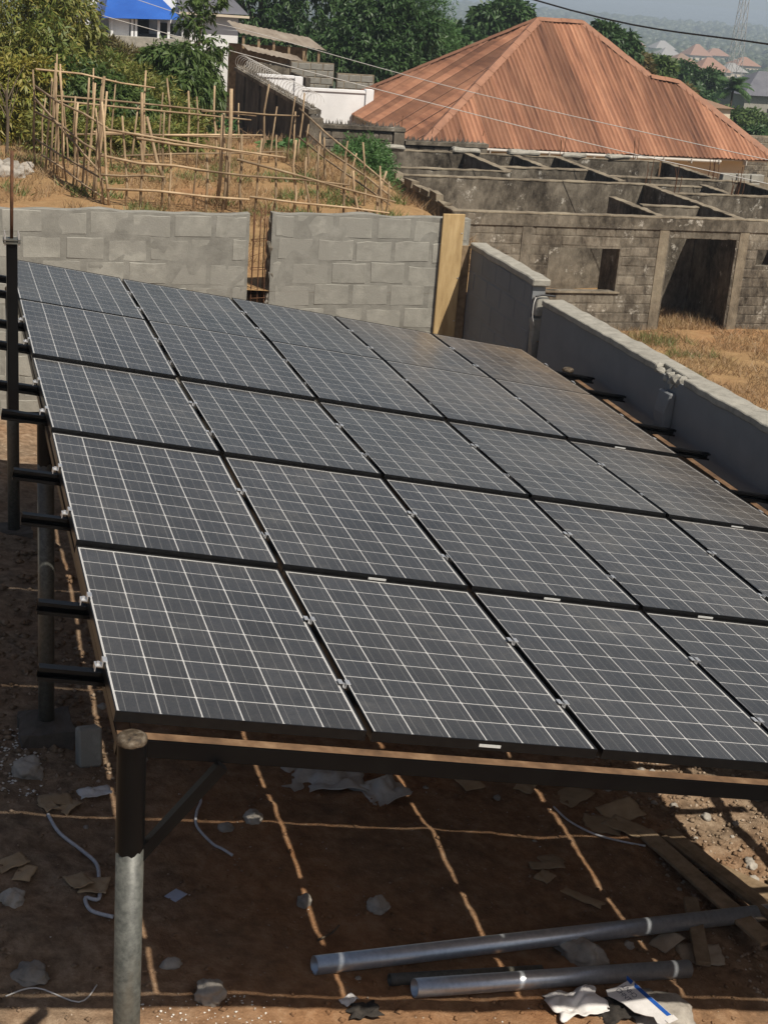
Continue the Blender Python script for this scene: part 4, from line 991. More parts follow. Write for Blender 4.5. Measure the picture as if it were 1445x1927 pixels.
bm = bmesh.new(); bx(bm, 9.45, 11.0, 46.0, 46.18, -5, -1.22); bx(bm, 11.28, 13.5, 46.0, 46.18, -5, -1.58); o = obj('wall', bm, MAT['white_wall'], ww); o.location = -WO
bm = bmesh.new(); bx(bm, 9.45, 11.0, 45.96, 46.22, -1.22, -1.14); bx(bm, 11.28, 13.5, 45.96, 46.22, -1.58, -1.50); o = obj('coping', bm, MAT['white_wall'], ww); o.location = -WO
for x in (11.0, 13.5):
    bm = bmesh.new(); bx(bm, x, x + .27, 45.93, 46.25, -5, -1.16 if x < 12 else -1.45); o = obj('pillar', bm, MAT['white_wall'], ww); o.location = -WO
bm = bmesh.new(); bx(bm, 13.8, 17, 46.0, 46.18, -5, -2.3); o = obj('wall', bm, MAT['white_wall'], ww); o.location = -WO
# grey block walls and old sheds further back
gw = empty('block_wall', (13, 50, -3)); tag(gw, 'bare grey block wall stubs between the white wall and the big trees', 'wall'); GO = Vector(gw.location)
bm = bmesh.new(); bx(bm, 11.75, 13.35, 50.0, 50.2, -4, -.93); bx(bm, 13.36, 14.75, 49.5, 49.7, -4, -1.22); o = obj('wall', bm, MAT['ruin_top'], gw); o.location = -GO
bm = bmesh.new(); bx(bm, 11.75, 11.93, 47.6, 49.99, -4, -1.3); o = obj('wall', bm, MAT['ruin'], gw); o.location = -GO
n0 = set(bpy.data.objects); BVG = block_variants(.43, .22, .05, 4, .01)
block_face(gw, BVG, MAT['mortar'], (11.75, 49.985), 'x', 1.6, -2.9, -.95, .46, .24, -1, seed=31, joint=.03)
block_face(gw, BVG, MAT['mortar'], (13.36, 49.485), 'x', 1.39, -3.0, -1.24, .46, .24, -1, seed=32, joint=.03)
for o in set(bpy.data.objects) - n0: o.location = Vector(o.location) - GO
sh = empty('shed', (12.3, 55.5, -2.5)); tag(sh, 'low open shed with a rusted sheet roof beside the white house', 'shed'); SO = Vector(sh.location)
def shroof(x0, x1, y0, y1, z0, z1, slope, n):
    for k in range(n):
        a = x0 + (x1 - x0) * k / n; b_ = x0 + (x1 - x0) * (k + 1) / n; V_ = []; F_ = []; c = 9
        for i in range(c):
            x = a + (b_ - a + .05) * i / (c - 1); zz = z0 + slope * (x - x0) + (.02 if i % 2 else 0) + random.uniform(0, .03)
            V_ += [(x, y0, zz), (x, y1, zz + z1 - z0)]
            if i: F_.append((2 * i - 2, 2 * i, 2 * i + 1, 2 * i - 1))
        o = obj('roof_sheet', npmesh('roof_sheet', V_, F_), MAT['old_iron'], sh); o.location = -SO
shroof(10.7, 14.1, 54.4, 57.5, -.32, -.02, -.135, 4); shroof(10.75, 12.9, 53.0, 54.4, -.86, -.72, -.14, 3)
bm = bmesh.new(); bx(bm, 10.8, 14.0, 57.2, 57.4, -4, -.85); o = obj('back_wall', bm, MAT['plank'], sh); o.location = -SO
for k in range(6):
    x = 10.8 + k * .6; bm = bmesh.new(); bx(bm, x, x + .09, 54.5, 54.6, -3.5, -.38 - .135 * (x - 10.7)); o = obj('post', bm, MAT['plank'], sh); o.location = -SO
bm = bmesh.new(); bx(bm, 10.75, 12.9, 53.2, 53.3, -3.5, -1.25); o = obj('front_wall', bm, MAT['ruin'], sh); o.location = -SO
# white house with blue porch roof
wh = empty('white_house', (9.3, 60, -2)); tag(wh, 'white house with blue porch roof and grey metal roof on the hill', 'house'); HO2 = Vector(wh.location)
def wobj(name, bm, mat, parent=None):
    o = obj(name, bm, MAT[mat], parent or wh)
    if parent is None: o.location = -HO2
    return o
bm = bmesh.new(); bx(bm, 9.3, 11.65, 60.0, 66, -3, .10); wobj('wall', bm, 'white_wall')
bm = bmesh.new(); bx(bm, 5.4, 9.28, 60.6, 66, -3, .6); wobj('wall', bm, 'white_wall')
bm = bmesh.new(); v = [bm.verts.new(p) for p in ((9.1, 59.6, .13), (12.0, 59.6, .18), (12.0, 66.4, .18), (9.1, 66.4, .13), (9.4, 63, 2.0), (10.4, 63, 2.0))]
bm.faces.new((v[0], v[1], v[5], v[4])); bm.faces.new((v[1], v[2], v[5])); bm.faces.new((v[2], v[3], v[4], v[5])); bm.faces.new((v[3], v[0], v[4])); rf = wobj('roof', bm, 'grey_roof')
bm = bmesh.new(); bx(bm, 9.1, 12.02, 59.55, 59.62, .04, .13); obj('fascia', bm, MAT['cream'], rf)
bm = bmesh.new(); v = [bm.verts.new(p) for p in ((5.85, 57.6, -.22), (8.95, 57.6, -.10), (8.95, 61.5, -.10), (5.6, 61.5, -.2), (6.4, 60.4, 1.15), (7.8, 60.4, 1.15))]
bm.faces.new((v[0], v[1], v[5], v[4])); bm.faces.new((v[1], v[2], v[5])); bm.faces.new((v[2], v[3], v[4], v[5])); bm.faces.new((v[3], v[0], v[4])); wobj('porch_roof', bm, 'blue_roof')
for x in (6.15, 6.95, 7.1, 8.0, 8.4):
    bm = bmesh.new(); bx(bm, x, x + .1, 57.9, 58.0, -2.5, -.2); wobj('porch_column', bm, 'white_wall')
bm = bmesh.new(); bx(bm, 6.1, 6.9, 58.02, 58.1, -2.5, -.22); wobj('porch_wall', bm, 'white_wall')
bm = bmesh.new(); bx(bm, 7.3, 8.0, 60.5, 60.59, -2, -.25); wobj('door', bm, 'dark')
bm = bmesh.new(); bx(bm, 8.45, 9.0, 60.5, 60.59, -1.4, -.4); wobj('window', bm, 'dark')
bm = bmesh.new(); bx(bm, 5.2, 9.3, 57.5, 60.4, -4, -.86); wobj('terrace', bm, 'coping')

# ------------------------------------------------------------------ pole fence enclosure
fc = empty('pole_fence', (3.5, 19, land_z(3.5, 19))); tag(fc, 'rough garden enclosure of cut poles on the slope behind the block wall', 'fence'); FO = Vector(fc.location)
def pole(p0, p1, r):
    p0 = Vector(p0); p1 = Vector(p1); mid1 = p0.lerp(p1, .35) + Vector((random.uniform(-.045, .045), 0, random.uniform(-.04, .04))); mid2 = p0.lerp(p1, .7) + Vector((random.uniform(-.03, .03), 0, random.uniform(-.02, .02)))
    bm = bmesh.new(); tube(bm, [p0, mid1, mid2, p1], [r * 1.12, r * 1.02, r * .95, r * .8], 7); o = obj('pole', bm, MAT['bamboo'], fc, smooth=True); o.location = -FO
def fence_side(a, b_, n, h0, h1, rails, jit=.26, seed=1, r=.0175):
    rnd = random.Random(seed)
    for k in range(n):
        t = (k + rnd.uniform(-.25, .25)) / max(1, n - 1); t = min(max(t, 0), 1)
        x = a[0] + (b_[0] - a[0]) * t; y = a[1] + (b_[1] - a[1]) * t; z = land_z(x, y)
        h = (h0 + (h1 - h0) * t) * rnd.uniform(.7, 1.2)
        pole((x, y, z - .15), (x + rnd.uniform(-jit, jit) * .6, y + rnd.uniform(-jit, jit) * .3, z + h), r * rnd.uniform(.75, 1.2))
    for (t0, t1, f0, f1) in rails:
        q0 = (a[0] + (b_[0] - a[0]) * t0, a[1] + (b_[1] - a[1]) * t0 - .04); q1 = (a[0] + (b_[0] - a[0]) * t1, a[1] + (b_[1] - a[1]) * t1 - .04)
        pole((q0[0], q0[1], land_z(*q0) + f0), (q1[0], q1[1], land_z(*q1) + f1), r * rnd.uniform(.85, 1.05))
A_, B_, C_, D_ = (1.75, 17.0), (5.75, 16.2), (5.8, 22.6), (.98, 20.6)
fence_side(A_, B_, 18, 1.25, .78, [(0, .62, 1.08, .83), (-.02, .35, .72, .62), (.30, .85, .62, .52), (.45, 1.02, .78, .35), (0, .5, .25, .22), (.5, 1.0, .26, .18), (-.02, .2, .45, .47), (.1, .5, .98, .86)], seed=2)
fence_side(D_, A_, 16, 1.55, 1.35, [(0, 1, 1.25, 1.1), (0, 1, .85, .7), (0, 1, .42, .35), (0, .9, 1.05, .45), (.1, 1, .2, .1)], seed=3)
fence_side(D_, C_, 19, 1.55, 1.15, [(.0, .42, 1.52, 1.33), (.05, .82, 1.12, .84), (.06, .8, 1.05, .78), (.2, .85, .62, .5), (.1, .8, .55, .46), (.3, .95, .2, .2), (.6, 1, .95, .82)], seed=4)
fence_side(C_, B_, 9, 1.15, .75, [(0, 1, .95, .55), (0, 1, .45, .3), (.1, 1, .62, .42)], seed=5)
pole((3.45, 17.0, -1.1), (3.50, 17.0, .80), .032); pole((3.38, 17.2, -1.0), (3.42, 17.15, .42), .03); pole((1.95, 20.4, -1.0), (2.05, 20.4, .6), .03); pole((2.75, 20.7, -1.0), (2.70, 20.7, .35), .028); pole((2.9, 19.2, -.9), (2.62, 19.4, .1), .028)
# leaning dead sapling at the very left, stone heap
sp_ = empty('bare_sapling', (.55, 21.5, land_z(.55, 21.5))); tag(sp_, 'thin bare sapling at the left edge above the mast', 'sapling')
bm = bmesh.new(); tube(bm, [(0, 0, -.1), (.03, 0, .6), (.0, 0, 1.1)], [.03, .025, .015], 6)
for k in range(7):
    a = random.uniform(-1, 1); tube(bm, [(.01, 0, .5 + k * .08), (.2 * a, .05, .8 + k * .1), (.35 * a, .05, 1.15 + k * .08)], [.012, .008, .004], 5)
obj('stem', bm, MAT['bark'], sp_)
def rock_mesh(r, seed, sub=2, sq=(1, 1, .7)):
    bm = bmesh.new(); bmesh.ops.create_icosphere(bm, subdivisions=sub, radius=r)
    for v in bm.verts:
        n = v.co.normalized(); v.co *= 1 + .34 * mnoise.noise(n * 1.6 + Vector((seed, 0, 0))) + .14 * mnoise.noise(n * 4 + Vector((0, seed, 0))) + .05 * mnoise.noise(n * 10 + Vector((0, 0, seed)))
        v.co = Vector((v.co.x * sq[0], v.co.y * sq[1], v.co.z * sq[2]))
    return bm
for k, (x, y, r) in enumerate(((.55, 19.6, .16), (.72, 19.4, .14), (.45, 19.2, .18), (.62, 19.1, .13), (.35, 19.7, .17), (.78, 19.75, .12), (.5, 19.9, .15))):
    o = obj('stone', rock_mesh(r, k * 2.1), MAT['rock'], smooth=False); o.location = (x, y, land_z(x, y) + r * .35)
    tag(o, 'grey boulder in the heap at the left edge outside the pole fence', 'stone', 'boulders heaped left of the pole fence')

# ------------------------------------------------------------------ grass and scrub as stuff
def grass(name, label, pts, h, wd, mat, seed):
    g = np.random.default_rng(seed); P = np.asarray(pts); k = len(P)
    d = g.normal(0, .45, (k, 3)); d[:, 2] = 1; d /= np.linalg.norm(d, axis=1)[:, None]
    s = np.cross(d, g.normal(0, 1, (k, 3))); s /= np.linalg.norm(s, axis=1)[:, None] + 1e-9
    H_ = (h * g.uniform(.4, 1.2, k))[:, None]
    bend = g.normal(0, .35, (k, 3)) * H_; bend[:, 2] = -abs(bend[:, 2]) * .4
    Vv = np.stack([P - s * wd, P + s * wd, P + d * H_ + bend], 1).reshape(-1, 3)
    o = obj(name, npmesh(name, Vv, np.arange(k * 3).reshape(-1, 3)), MAT[mat]); tag(o, label, 'grass', kind='stuff')
def scatter(n, x0, x1, y0, y1, seed, test=None, clump=.9, thr=-.05):
    rnd = random.Random(seed); out = []
    tries = 0
    while len(out) < n and tries < n * 8:
        tries += 1
        x = rnd.uniform(x0, x1); y = rnd.uniform(y0, y1)
        if test and not test(x, y): continue
        if mnoise.noise(Vector((x * clump, y * clump, seed))) < thr: continue
        out.append((x, y, land_z(x, y) - .01))
    return out
grass('dry_grass', 'dry straw grass on the slope around the pole fence', scatter(34000, .2, 8.6, 13, 34, 5, thr=.0), .22, .005, 'straw', 1)
def fieldtest(x, y): return not (9.2 < x < 20 and y > 23.95)
grass('dry_grass', 'dry straw grass in the field before the unfinished building', scatter(42000, 8.0, 19, 13.5, 24.0, 6, fieldtest, thr=-.25), .22, .006, 'straw', 2)
grass('dry_grass', 'straw growing inside the doorway of the unfinished building', scatter(5000, 14.4, 16.0, 24.0, 28, 7, thr=-.5), .22, .007, 'straw', 3)
grass('green_grass', 'tufts of green grass among the dry straw of the field', scatter(1100, 11.8, 13.2, 19.0, 20.6, 8, lambda x, y: (x - 12.7) ** 2 + (y - 19.7) ** 2 < .3, thr=-.15) + scatter(700, 12.6, 14.6, 21.5, 23.8, 9, thr=.2), .22, .009, 'grass', 4)
grass('green_weeds', 'green weeds along the foot of the pole fence', scatter(5200, .3, 6.5, 15, 25, 10, thr=.22, clump=1.6), .2, .010, 'grass', 5)
grass('dry_bank_grass', 'brown grass on the bank below the white house', scatter(5000, 2.5, 9, 28, 57, 14, thr=-.2), .4, .014, 'straw', 6)

# ------------------------------------------------------------------ far things
g = np.random.default_rng(11)
t_ = (1 + 5 ** .5) / 2
ico = np.array([(-1, t_, 0), (1, t_, 0), (-1, -t_, 0), (1, -t_, 0), (0, -1, t_), (0, 1, t_), (0, -1, -t_), (0, 1, -t_), (t_, 0, -1), (t_, 0, 1), (-t_, 0, -1), (-t_, 0, 1)], float); ico /= np.linalg.norm(ico[0])
icf = np.array([(0, 11, 5), (0, 5, 1), (0, 1, 7), (0, 7, 10), (0, 10, 11), (1, 5, 9), (5, 11, 4), (11, 10, 2), (10, 7, 6), (7, 1, 8), (3, 9, 4), (3, 4, 2), (3, 2, 6), (3, 6, 8), (3, 8, 9), (4, 9, 5), (2, 4, 11), (6, 2, 10), (8, 6, 7), (9, 8, 1)])
Vs = []; Fs = []; cnt = 0
while cnt < 15000:
    d = 130 * (20.0 ** g.random()) * (1 if cnt % 3 else .98); a = R(g.uniform(4, 46)); x = d * math.sin(a); y = d * math.cos(a)
    if d > 2520: continue
    if mnoise.noise(Vector((x * .006, y * .006, 2))) < -.18 and d < 1300: continue
    r = g.uniform(2.0, 3.6) * (.55 + min(d, 2400) / 1100)
    z = land_z(x, y)
    Vs.append(ico * (1 + g.normal(0, .16, (12, 1))) * np.array([r, r, r * .8]) + np.array([x, y, z + r * .35])); Fs.append(icf + cnt * 12); cnt += 1
tag(obj('far_forest', npmesh('far_forest', np.concatenate(Vs), np.concatenate(Fs)), MAT['forest']), 'hazy wooded plain stretching down to the estuary', 'forest', kind='stuff')
ROOFC = {'orange': mat_plain('far_orange_roof', (.27, .15, .10), .7), 'brown': mat_plain('far_brown_roof', (.22, .14, .09), .7), 'pale': mat_plain('far_pale_roof', (.27, .26, .25), .7), 'grey': MAT['grey_roof']}
def far_house(x, y, wd, dp, wall_h, roof_h, rc, label, group='houses of the distant town', rz=0.0, wins=3, wall='cream', dz=0.0):
    zg = land_z(x, y) + dz; root = empty('far_house', (x, y, zg), rz); tag(root, label, 'house', group)
    bm = bmesh.new(); bx(bm, -wd / 2, wd / 2, -dp / 2, dp / 2, -2, wall_h); obj('wall', bm, MAT[wall], root)
    e = wd * .06; bm = bmesh.new(); a = min(wd, dp) / 2
    v = [bm.verts.new(p) for p in ((-wd / 2 - e, -dp / 2 - e, wall_h + .02), (wd / 2 + e, -dp / 2 - e, wall_h + .02), (wd / 2 + e, dp / 2 + e, wall_h + .02), (-wd / 2 - e, dp / 2 + e, wall_h + .02), (-wd / 2 + a * .9, 0, wall_h + roof_h), (wd / 2 - a * .9, 0, wall_h + roof_h))]
    for q in ((0, 1, 5, 4), (1, 2, 5), (2, 3, 4, 5), (3, 0, 4), (3, 2, 1, 0)): bm.faces.new([v[i] for i in q])
    obj('roof', bm, ROOFC[rc], root)
    for k in range(wins):
        xx = -wd / 2 + wd * (k + .5) / wins; bm = bmesh.new(); bx(bm, xx - wd * .05, xx + wd * .05, -dp / 2 - .06, -dp / 2 - .003, wall_h * .35, wall_h * .75); obj('window', bm, MAT['dark'], root)
town = [(419, 900, 14, 12, 6, 6, 'orange'), (331, 705, 11, 10, 4, 5, 'orange'), (396, 800, 12, 10, 4, 4, 'pale'), (265, 500, 12, 11, 4, 4.5, 'orange'), (304, 600, 12, 12, 4, 4, 'brown'), (419, 810, 13, 12, 5, 6, 'orange'), (232, 452, 11, 10, 4, 4, 'orange'), (280, 640, 10, 9, 4, 3, 'pale'), (452, 850, 14, 11, 5, 4, 'orange'), (345, 620, 11, 10, 5, 3.5, 'orange'), (245, 560, 10, 9, 4, 3, 'brown'), (470, 960, 14, 12, 5, 5, 'pale'), (285, 520, 9, 8, 4, 3, 'pale')]
town_l = ['topmost small orange-roofed house of the hazy town, nearest the roof peak', 'orange-roofed far house just below the topmost one, over the round tree', 'pale-roofed far house in the middle of the hazy town', 'largest orange-roofed far house, directly left of the lattice mast', 'brown-roofed far house left of the largest orange one', 'orange-roofed far house high up left of the mast, second from the mast', 'nearest orange-roofed far house, low behind the dark trees', 'pale-roofed far house farthest left, close to the rusty roof ridge', 'small orange-roofed far house directly behind the lattice mast', 'orange-roofed far house right of the lattice mast', 'brown-roofed far house farthest left, close to the rusty roof ridge', 'pale-roofed house farthest up in the hazy town', 'pale-roofed far house at the foot of the lattice mast']
for q, l_ in zip(town, town_l): far_house(*q, l_)
far_house(88.5, 150, 9, 7, 5.2, 2.4, 'grey', 'two-storey grey house with arched porch at the right edge', None, wins=4, wall='coping', dz=-.5)
far_house(39.6, 72.5, 3.0, 3, 3.2, .45, 'brown', 'small house with flat brown roof behind the rusty roof wing', None, wins=2, dz=.3)
lm = empty('lattice_mast', (166, 300, land_z(166, 300))); tag(lm, 'tall red and white lattice telecom mast rising out of the frame', 'mast')
HT = 42.0
def leg_pt(i, z):
    h = 1.5 - 1.1 * min(z / 30, 1); sx_ = (-1, 1, 1, -1)[i]; sy_ = (-1, -1, 1, 1)[i]; return Vector((sx_ * h, sy_ * h, z))
nsec = 14
for i in range(4):
    for k in range(7):
        bm = bmesh.new(); tube(bm, [leg_pt(i, k * 6), leg_pt(i, k * 6 + 6)], .075, 5); obj('leg', bm, MAT['tower_pale'] if k != 5 else MAT['tower_red'], lm)
for k in range(nsec):
    bm = bmesh.new(); z0 = k * 3.0; z1 = z0 + 3.0
    for i in range(4):
        j = (i + 1) % 4; tube(bm, [leg_pt(i, z0), leg_pt(j, z1)], .04, 4); tube(bm, [leg_pt(j, z0), leg_pt(i, z1)], .04, 4); tube(bm, [leg_pt(i, z1), leg_pt(j, z1)], .04, 4)
    obj('bracing', bm, MAT['tower_pale'] if k // 2 != 5 else MAT['tower_red'], lm)
# block wall at the right edge beyond the rusty roof
rw = empty('block_wall', (38, 60, -6)); tag(rw, 'far grey block wall at the right edge beyond the rusty roof', 'wall')
bm = bmesh.new(); bx(bm, -3, 9, 0, .2, -2, 2.3); obj('wall', bm, MAT['ruin_top'], rw)
n0 = set(bpy.data.objects); BVF = block_variants(.43, .22, .05, 3, .01)
block_face(rw, BVF, MAT['ruin_block'], (-3, -.015), 'x', 8, .4, 2.25, .5, .26, -1, seed=41, joint=.03)
# overhead lines
def wire(label, pts, r, mat):
    o = tubeobj('overhead_line', smooth_path(pts, 8), r, MAT[mat], None, 6); tag(o, label, 'cable')
wire('thick black twisted cable crossing the sky corner above the rusty roof', [(4.0, 29.0, 4.1), (9.1, 20, 2.27), (11.39, 16.0, 1.95), (14, 11.5, 1.9)], .014, 'cable')
wire('lower thin pale wire crossing in front of the rusty roof', [(-1.5, 38.5, 2.0), (2.29, 36, 1.11), (7.02, 33, .22), (11.64, 30, -.56), (14.76, 28, -1.06), (19, 25.3, -1.6)], .009, 'wire')
wire('upper thin pale wire crossing in front of the rusty roof', [(1.0, 44, 2.2), (6.09, 40, .86), (7.99, 38, .55), (12.63, 33, -.3), (18.72, 28, -1.12), (22, 25.3, -1.5)], .009, 'wire')

# ------------------------------------------------------------------ things lying in the yard
def hollow_pipe(label, p0, p1, r=.05, rings=()):
    p0 = Vector(p0); p1 = Vector(p1); root = empty('steel_pipe', p0); tag(root, label, 'pipe', 'galvanised pipes lying under the array')
    ax = (p1 - p0); L = ax.length; q = ax.to_track_quat('Z', 'Y'); root.rotation_euler = q.to_euler()
    bm = bmesh.new(); seg = 32; prof = [(r, 0), (r, L), (r - .004, L), (r - .004, 0)]; prev = None; first = None
    for (rad, z) in prof + [prof[0]]:
        cur = [bm.verts.new((rad * math.cos(2 * math.pi * k / seg), rad * math.sin(2 * math.pi * k / seg), z)) for k in range(seg)]
        if prev:
            for k in range(seg): bm.faces.new((prev[k], prev[(k + 1) % seg], cur[(k + 1) % seg], cur[k]))
        prev = cur
    bmesh.ops.remove_doubles(bm, verts=bm.verts, dist=1e-5); bmesh.ops.recalc_face_normals(bm, faces=bm.faces)
    obj('tube', bm, MAT['pipe'] if r > .04 else MAT['galv'], root, smooth=False)  # the thin pipe gets darker steel, its shadow put into the colour
    me = root.children[0].data
    for p in me.polygons: p.use_smooth = abs(p.normal.z) < .5
def gp(x, y, dz=0.0): return (x, y, ground_z(x, y) + dz)
hollow_pipe('longest galvanised pipe, lying behind the others and running off to the right', gp(1.27, 1.50, .05), gp(4.75, 2.03, .052), .052)
hollow_pipe('galvanised pipe nearest the camera, ending beside the torn white box', gp(1.78, 1.30, .05), gp(3.52, 1.45, .05), .052)
hollow_pipe('darker pipe lying in shadow between the other two pipes', gp(1.68, 1.43, .03), gp(2.6, 1.48, .032), .034)
def stone(label, x, y, r, seed, sq=(1, 1, .7), mat='rock', name='stone', lift=.3, group=None):
    o = obj(name, rock_mesh(r, seed, 4 if r > .05 else 3, sq), MAT[mat], smooth=True); o.location = gp(x, y, r * sq[2] * lift); o.rotation_euler = (0, 0, seed); tag(o, label, 'stone', group); return o
stone('pale round stone in the sun near the front post', .66, 1.24, .075, 1.2, (1, .95, .85), lift=.7)
stone('grey boulder beside the concrete footing of the second post', -.12, 3.5, .10, 2.4)
stone('round dark stone lying alone in the middle of the shade', 1.80, 2.10, .07, 3.1)
stone('small stone touched by the second strip of light', 1.37, 2.16, .045, 4.4, (1, 1, .95))
stone('flat grey stone between the two long pipes', 2.92, 1.66, .13, 5.3, (1.2, .8, .5))
stone('squarish brick fragment by the thin horizontal light strip', 1.04, 2.92, .05, 6.1, (1.1, .8, .6))
stone('dark stone just left of where the light strips cross', 1.22, 2.97, .055, 7.7, (1, 1, .9))
stone('large tan flat rock under the torn white box', 3.17, 1.07, .19, 8.2, (1.0, .9, .32), lift=.2)
stone('reddish lump of brick near the front post', .50, 1.52, .05, 9.4, (1.2, .8, .6))
stone('grey stone at the left edge with cardboard on it', -.28, 2.1, .07, 10.4)
stone('pale stone at lower left behind the sunlit edge', -.22, 1.48, .085, 11.3, (1.1, 1, .5))
for k in range(46):
    x = random.uniform(-.6, 4.6); y = random.uniform(1.0, 6.5)
    if k % 2: continue
    stone('small loose stone on the shaded soil under the array', x, y, random.uniform(.012, .035), 20 + k * 1.37, group='loose stones under the array')
for k in range(24):
    x = random.uniform(3.9, 5.2); y = random.uniform(1.6, 4.0)
    stone('small loose stone on the sunlit soil by the right post', x, y, random.uniform(.015, .04), 90 + k * 1.7, group='loose stones in the sun at the right')
def rough_box(hx, hy, z0, z1, a, seed):
    bm = boxmesh(-hx, hx, -hy, hy, z0, z1); bmesh.ops.subdivide_edges(bm, edges=bm.edges[:], cuts=5, use_grid_fill=True); jitter(bm, a, 7, seed); return jitter(bm, a * .6, 19, seed)
MAT['footing'] = blockmat('soiled_concrete', [(.07, .06, .05), (.11, .095, .08), (.15, .13, .11)], shade=(1, 1))
# concrete footing of the second post and a leaning block
ft = obj('footing', rough_box(.17, .17, -.25, .12, .022, 3), MAT['footing']); ft.location = gp(.02, 4.0); tag(ft, 'rough square concrete footing around the second post', 'footing')
lb = obj('leaning_block', jitter(boxmesh(-.075, .075, -.05, .05, 0, .26, .014), .01, 8, 5), MAT['block']); lb.location = gp(.27, 3.62); lb.rotation_euler = (-.25, .05, .2); tag(lb, 'grey concrete block leaning against the footing of the second post', 'block')
ft3 = obj('footing', rough_box(.15, .15, -.25, .03, .02, 8), MAT['footing']); ft3.location = gp(0, 7.76); tag(ft3, 'low concrete footing of the farthest left post', 'footing')
def sheet(name, label, cat, x, y, wd, dp, amp, mat, seed, rz=0, thick=.004, n=14, lift=.012, tilt=(0, 0), group=None, ragged=.12, fold=0.0):
    V_ = []; F_ = []
    for j in range(n + 1):
        for i in range(n + 1):
            u = i / n - .5; v = j / n - .5
            rg = 1 + ragged * mnoise.noise(Vector((u * 4 + seed, v * 4, seed * 2)))
            p = Vector((u * wd * rg, v * dp * rg, 0))
            q = Vector((u * 3 + seed, v * 3 * dp / wd, seed))
            z = amp * (.55 * (mnoise.noise(q * .8) + .6) + .55 * abs(mnoise.noise(q * 1.3 + Vector((4, 1, 0)))) + .18 * mnoise.noise(q * 3.1)) * (1 - .75 * max(abs(u), abs(v)) * 2 * min(1, amp / .08))
            V_.append((p.x, p.y, z))
    m_ = len(V_)
    for j in range(n):
        for i in range(n):
            a = j * (n + 1) + i; F_.append((a, a + 1, a + n + 2, a + n + 1))
    me = npmesh(name, V_, F_); o = obj(name, me, MAT[mat]); md = o.modifiers.new('solid', 'SOLIDIFY'); md.thickness = thick; md.offset = 1
    o.location = gp(x, y, lift); o.rotation_euler = (tilt[0], tilt[1], rz); tag(o, label, cat, group); return o
sheet('paper_scrap', 'crumpled white paper lying left of the front post', 'paper', .27, 3.25, .20, .10, .05, 'paper', 2.2, .2)
sheet('blue_card', 'small pale blue square card on the dark soil', 'card', .62, 2.17, .10, .085, .004, 'card_blue', 3.1, .7, .002, ragged=.02)
sheet('plastic_sheet', 'large crumpled greyish plastic sheet under the front beam', 'plastic sheet', 1.82, 3.60, .56, .36, .24, 'plastic', 4.4, -.1, .003, 26, ragged=.3)
sheet('plastic_sheet', 'smaller fold of greyish plastic sheet at the end of the light strip', 'plastic sheet', 2.2, 3.40, .32, .26, .16, 'plastic', 5.7, .4, .003, 20, ragged=.3)
sheet('burnt_cloth', 'blackened crumpled cloth in the sunlit strip at the bottom', 'cloth', 1.46, 1.17, .17, .11, .07, 'black_cloth', 6.6, .1, .004, 18, ragged=.4)
sheet('paper_scrap', 'small white torn wrapper next to the black cloth', 'paper', 1.40, 1.25, .09, .06, .03, 'paper', 8.6, .6)
sheet('paper_bag', 'crumpled white paper bag at the bottom edge left of the box', 'paper bag', 2.68, 1.17, .30, .22, .15, 'paper', 7.1, .1, .004, 22, ragged=.35)
sheet('black_sack', 'dark plastic bag beside the crumpled white paper bag', 'bag', 2.90, 1.12, .24, .2, .13, 'black_cloth', 9.1, .3, .004, 16, ragged=.3)
cbs = [(-.27, 2.45, .14, .09, .4), (-.20, 2.36, .12, .08, 1.2), (.02, 3.16, .16, .08, .1), (.10, 3.10, .12, .07, .8), (-.02, 3.08, .1, .07, 2.0), (.08, 2.23, .10, .12, .4), (.17, 2.20, .12, .13, -.3), (3.62, 3.45, .22, .16, .5), (3.70, 3.10, .20, .18, -.3), (3.92, 3.26, .24, .16, .2), (3.86, 3.05, .16, .22, .6), (3.08, 2.58, .18, .07, -.15), (3.02, 2.46, .09, .08, .6), (3.2, 2.28, .24, .06, -.9), (3.14, 2.66, .13, .09, .3), (3.55, 1.78, .16, .10, .5), (3.72, 1.66, .22, .14, -.2), (2.9, 3.6, .14, .12, .3), (3.3, 3.55, .12, .1, .9)]
cbl = ['at the left edge under the array', 'overlapping another at the left edge', 'left of the white paper', 'right piece of the torn pile near the white paper', 'lower piece of the torn pile near the white paper', 'beside the looped rope', 'under the looped rope', 'large and square under the right part of the front beam', 'leaning in the heap right of the third light strip', 'bent, at the heap where the thin light strip ends', 'dark, beside the upper end of the planks', 'long and narrow, in the middle of the right shade', 'small, left of the long narrow scrap', 'rolled, lying toward the pipes', 'behind the long narrow scrap', 'wedged by the pipe and the short plank', 'crumpled below the short plank', 'just below the front beam', 'small, right of the third light strip top']
for k, (q, l_) in enumerate(zip(cbs, cbl)):
    sheet('cardboard_scrap', 'torn brown cardboard piece ' + l_, 'cardboard', q[0], q[1], q[2] * 1.25, q[3] * 1.3, .028, 'cardboard' if k not in (15, 16) else 'sack', 11 + k * 1.9, q[4], .004, 10, group='cardboard scraps under the array', tilt=(random.uniform(-.12, .12), random.uniform(-.12, .12)), ragged=.10)
def gpath(pts, dz): return smooth_path([gp(x, y, dz + random.uniform(0, .01)) for x, y in pts], 5)
tag(tubeobj('rope', gpath([(-.03, 3.0), (.02, 2.80), (.13, 2.66), (.205, 2.48), (.20, 2.27), (.18, 2.08), (.11, 2.10), (.13, 1.99), (.24, 1.91)], .012), .011, MAT['rope']), 'pale frayed rope snaking across the soil left of the front post', 'rope')
tag(tubeobj('strap', gpath([(.95, 3.42), (.91, 3.34), (.93, 3.2), (.88, 3.05), (.86, 2.92), (.93, 2.76), (.98, 2.68), (1.03, 2.62)], .012), .009, MAT['rope']), 'twisted pale strap on the soil right of the front post', 'strap')
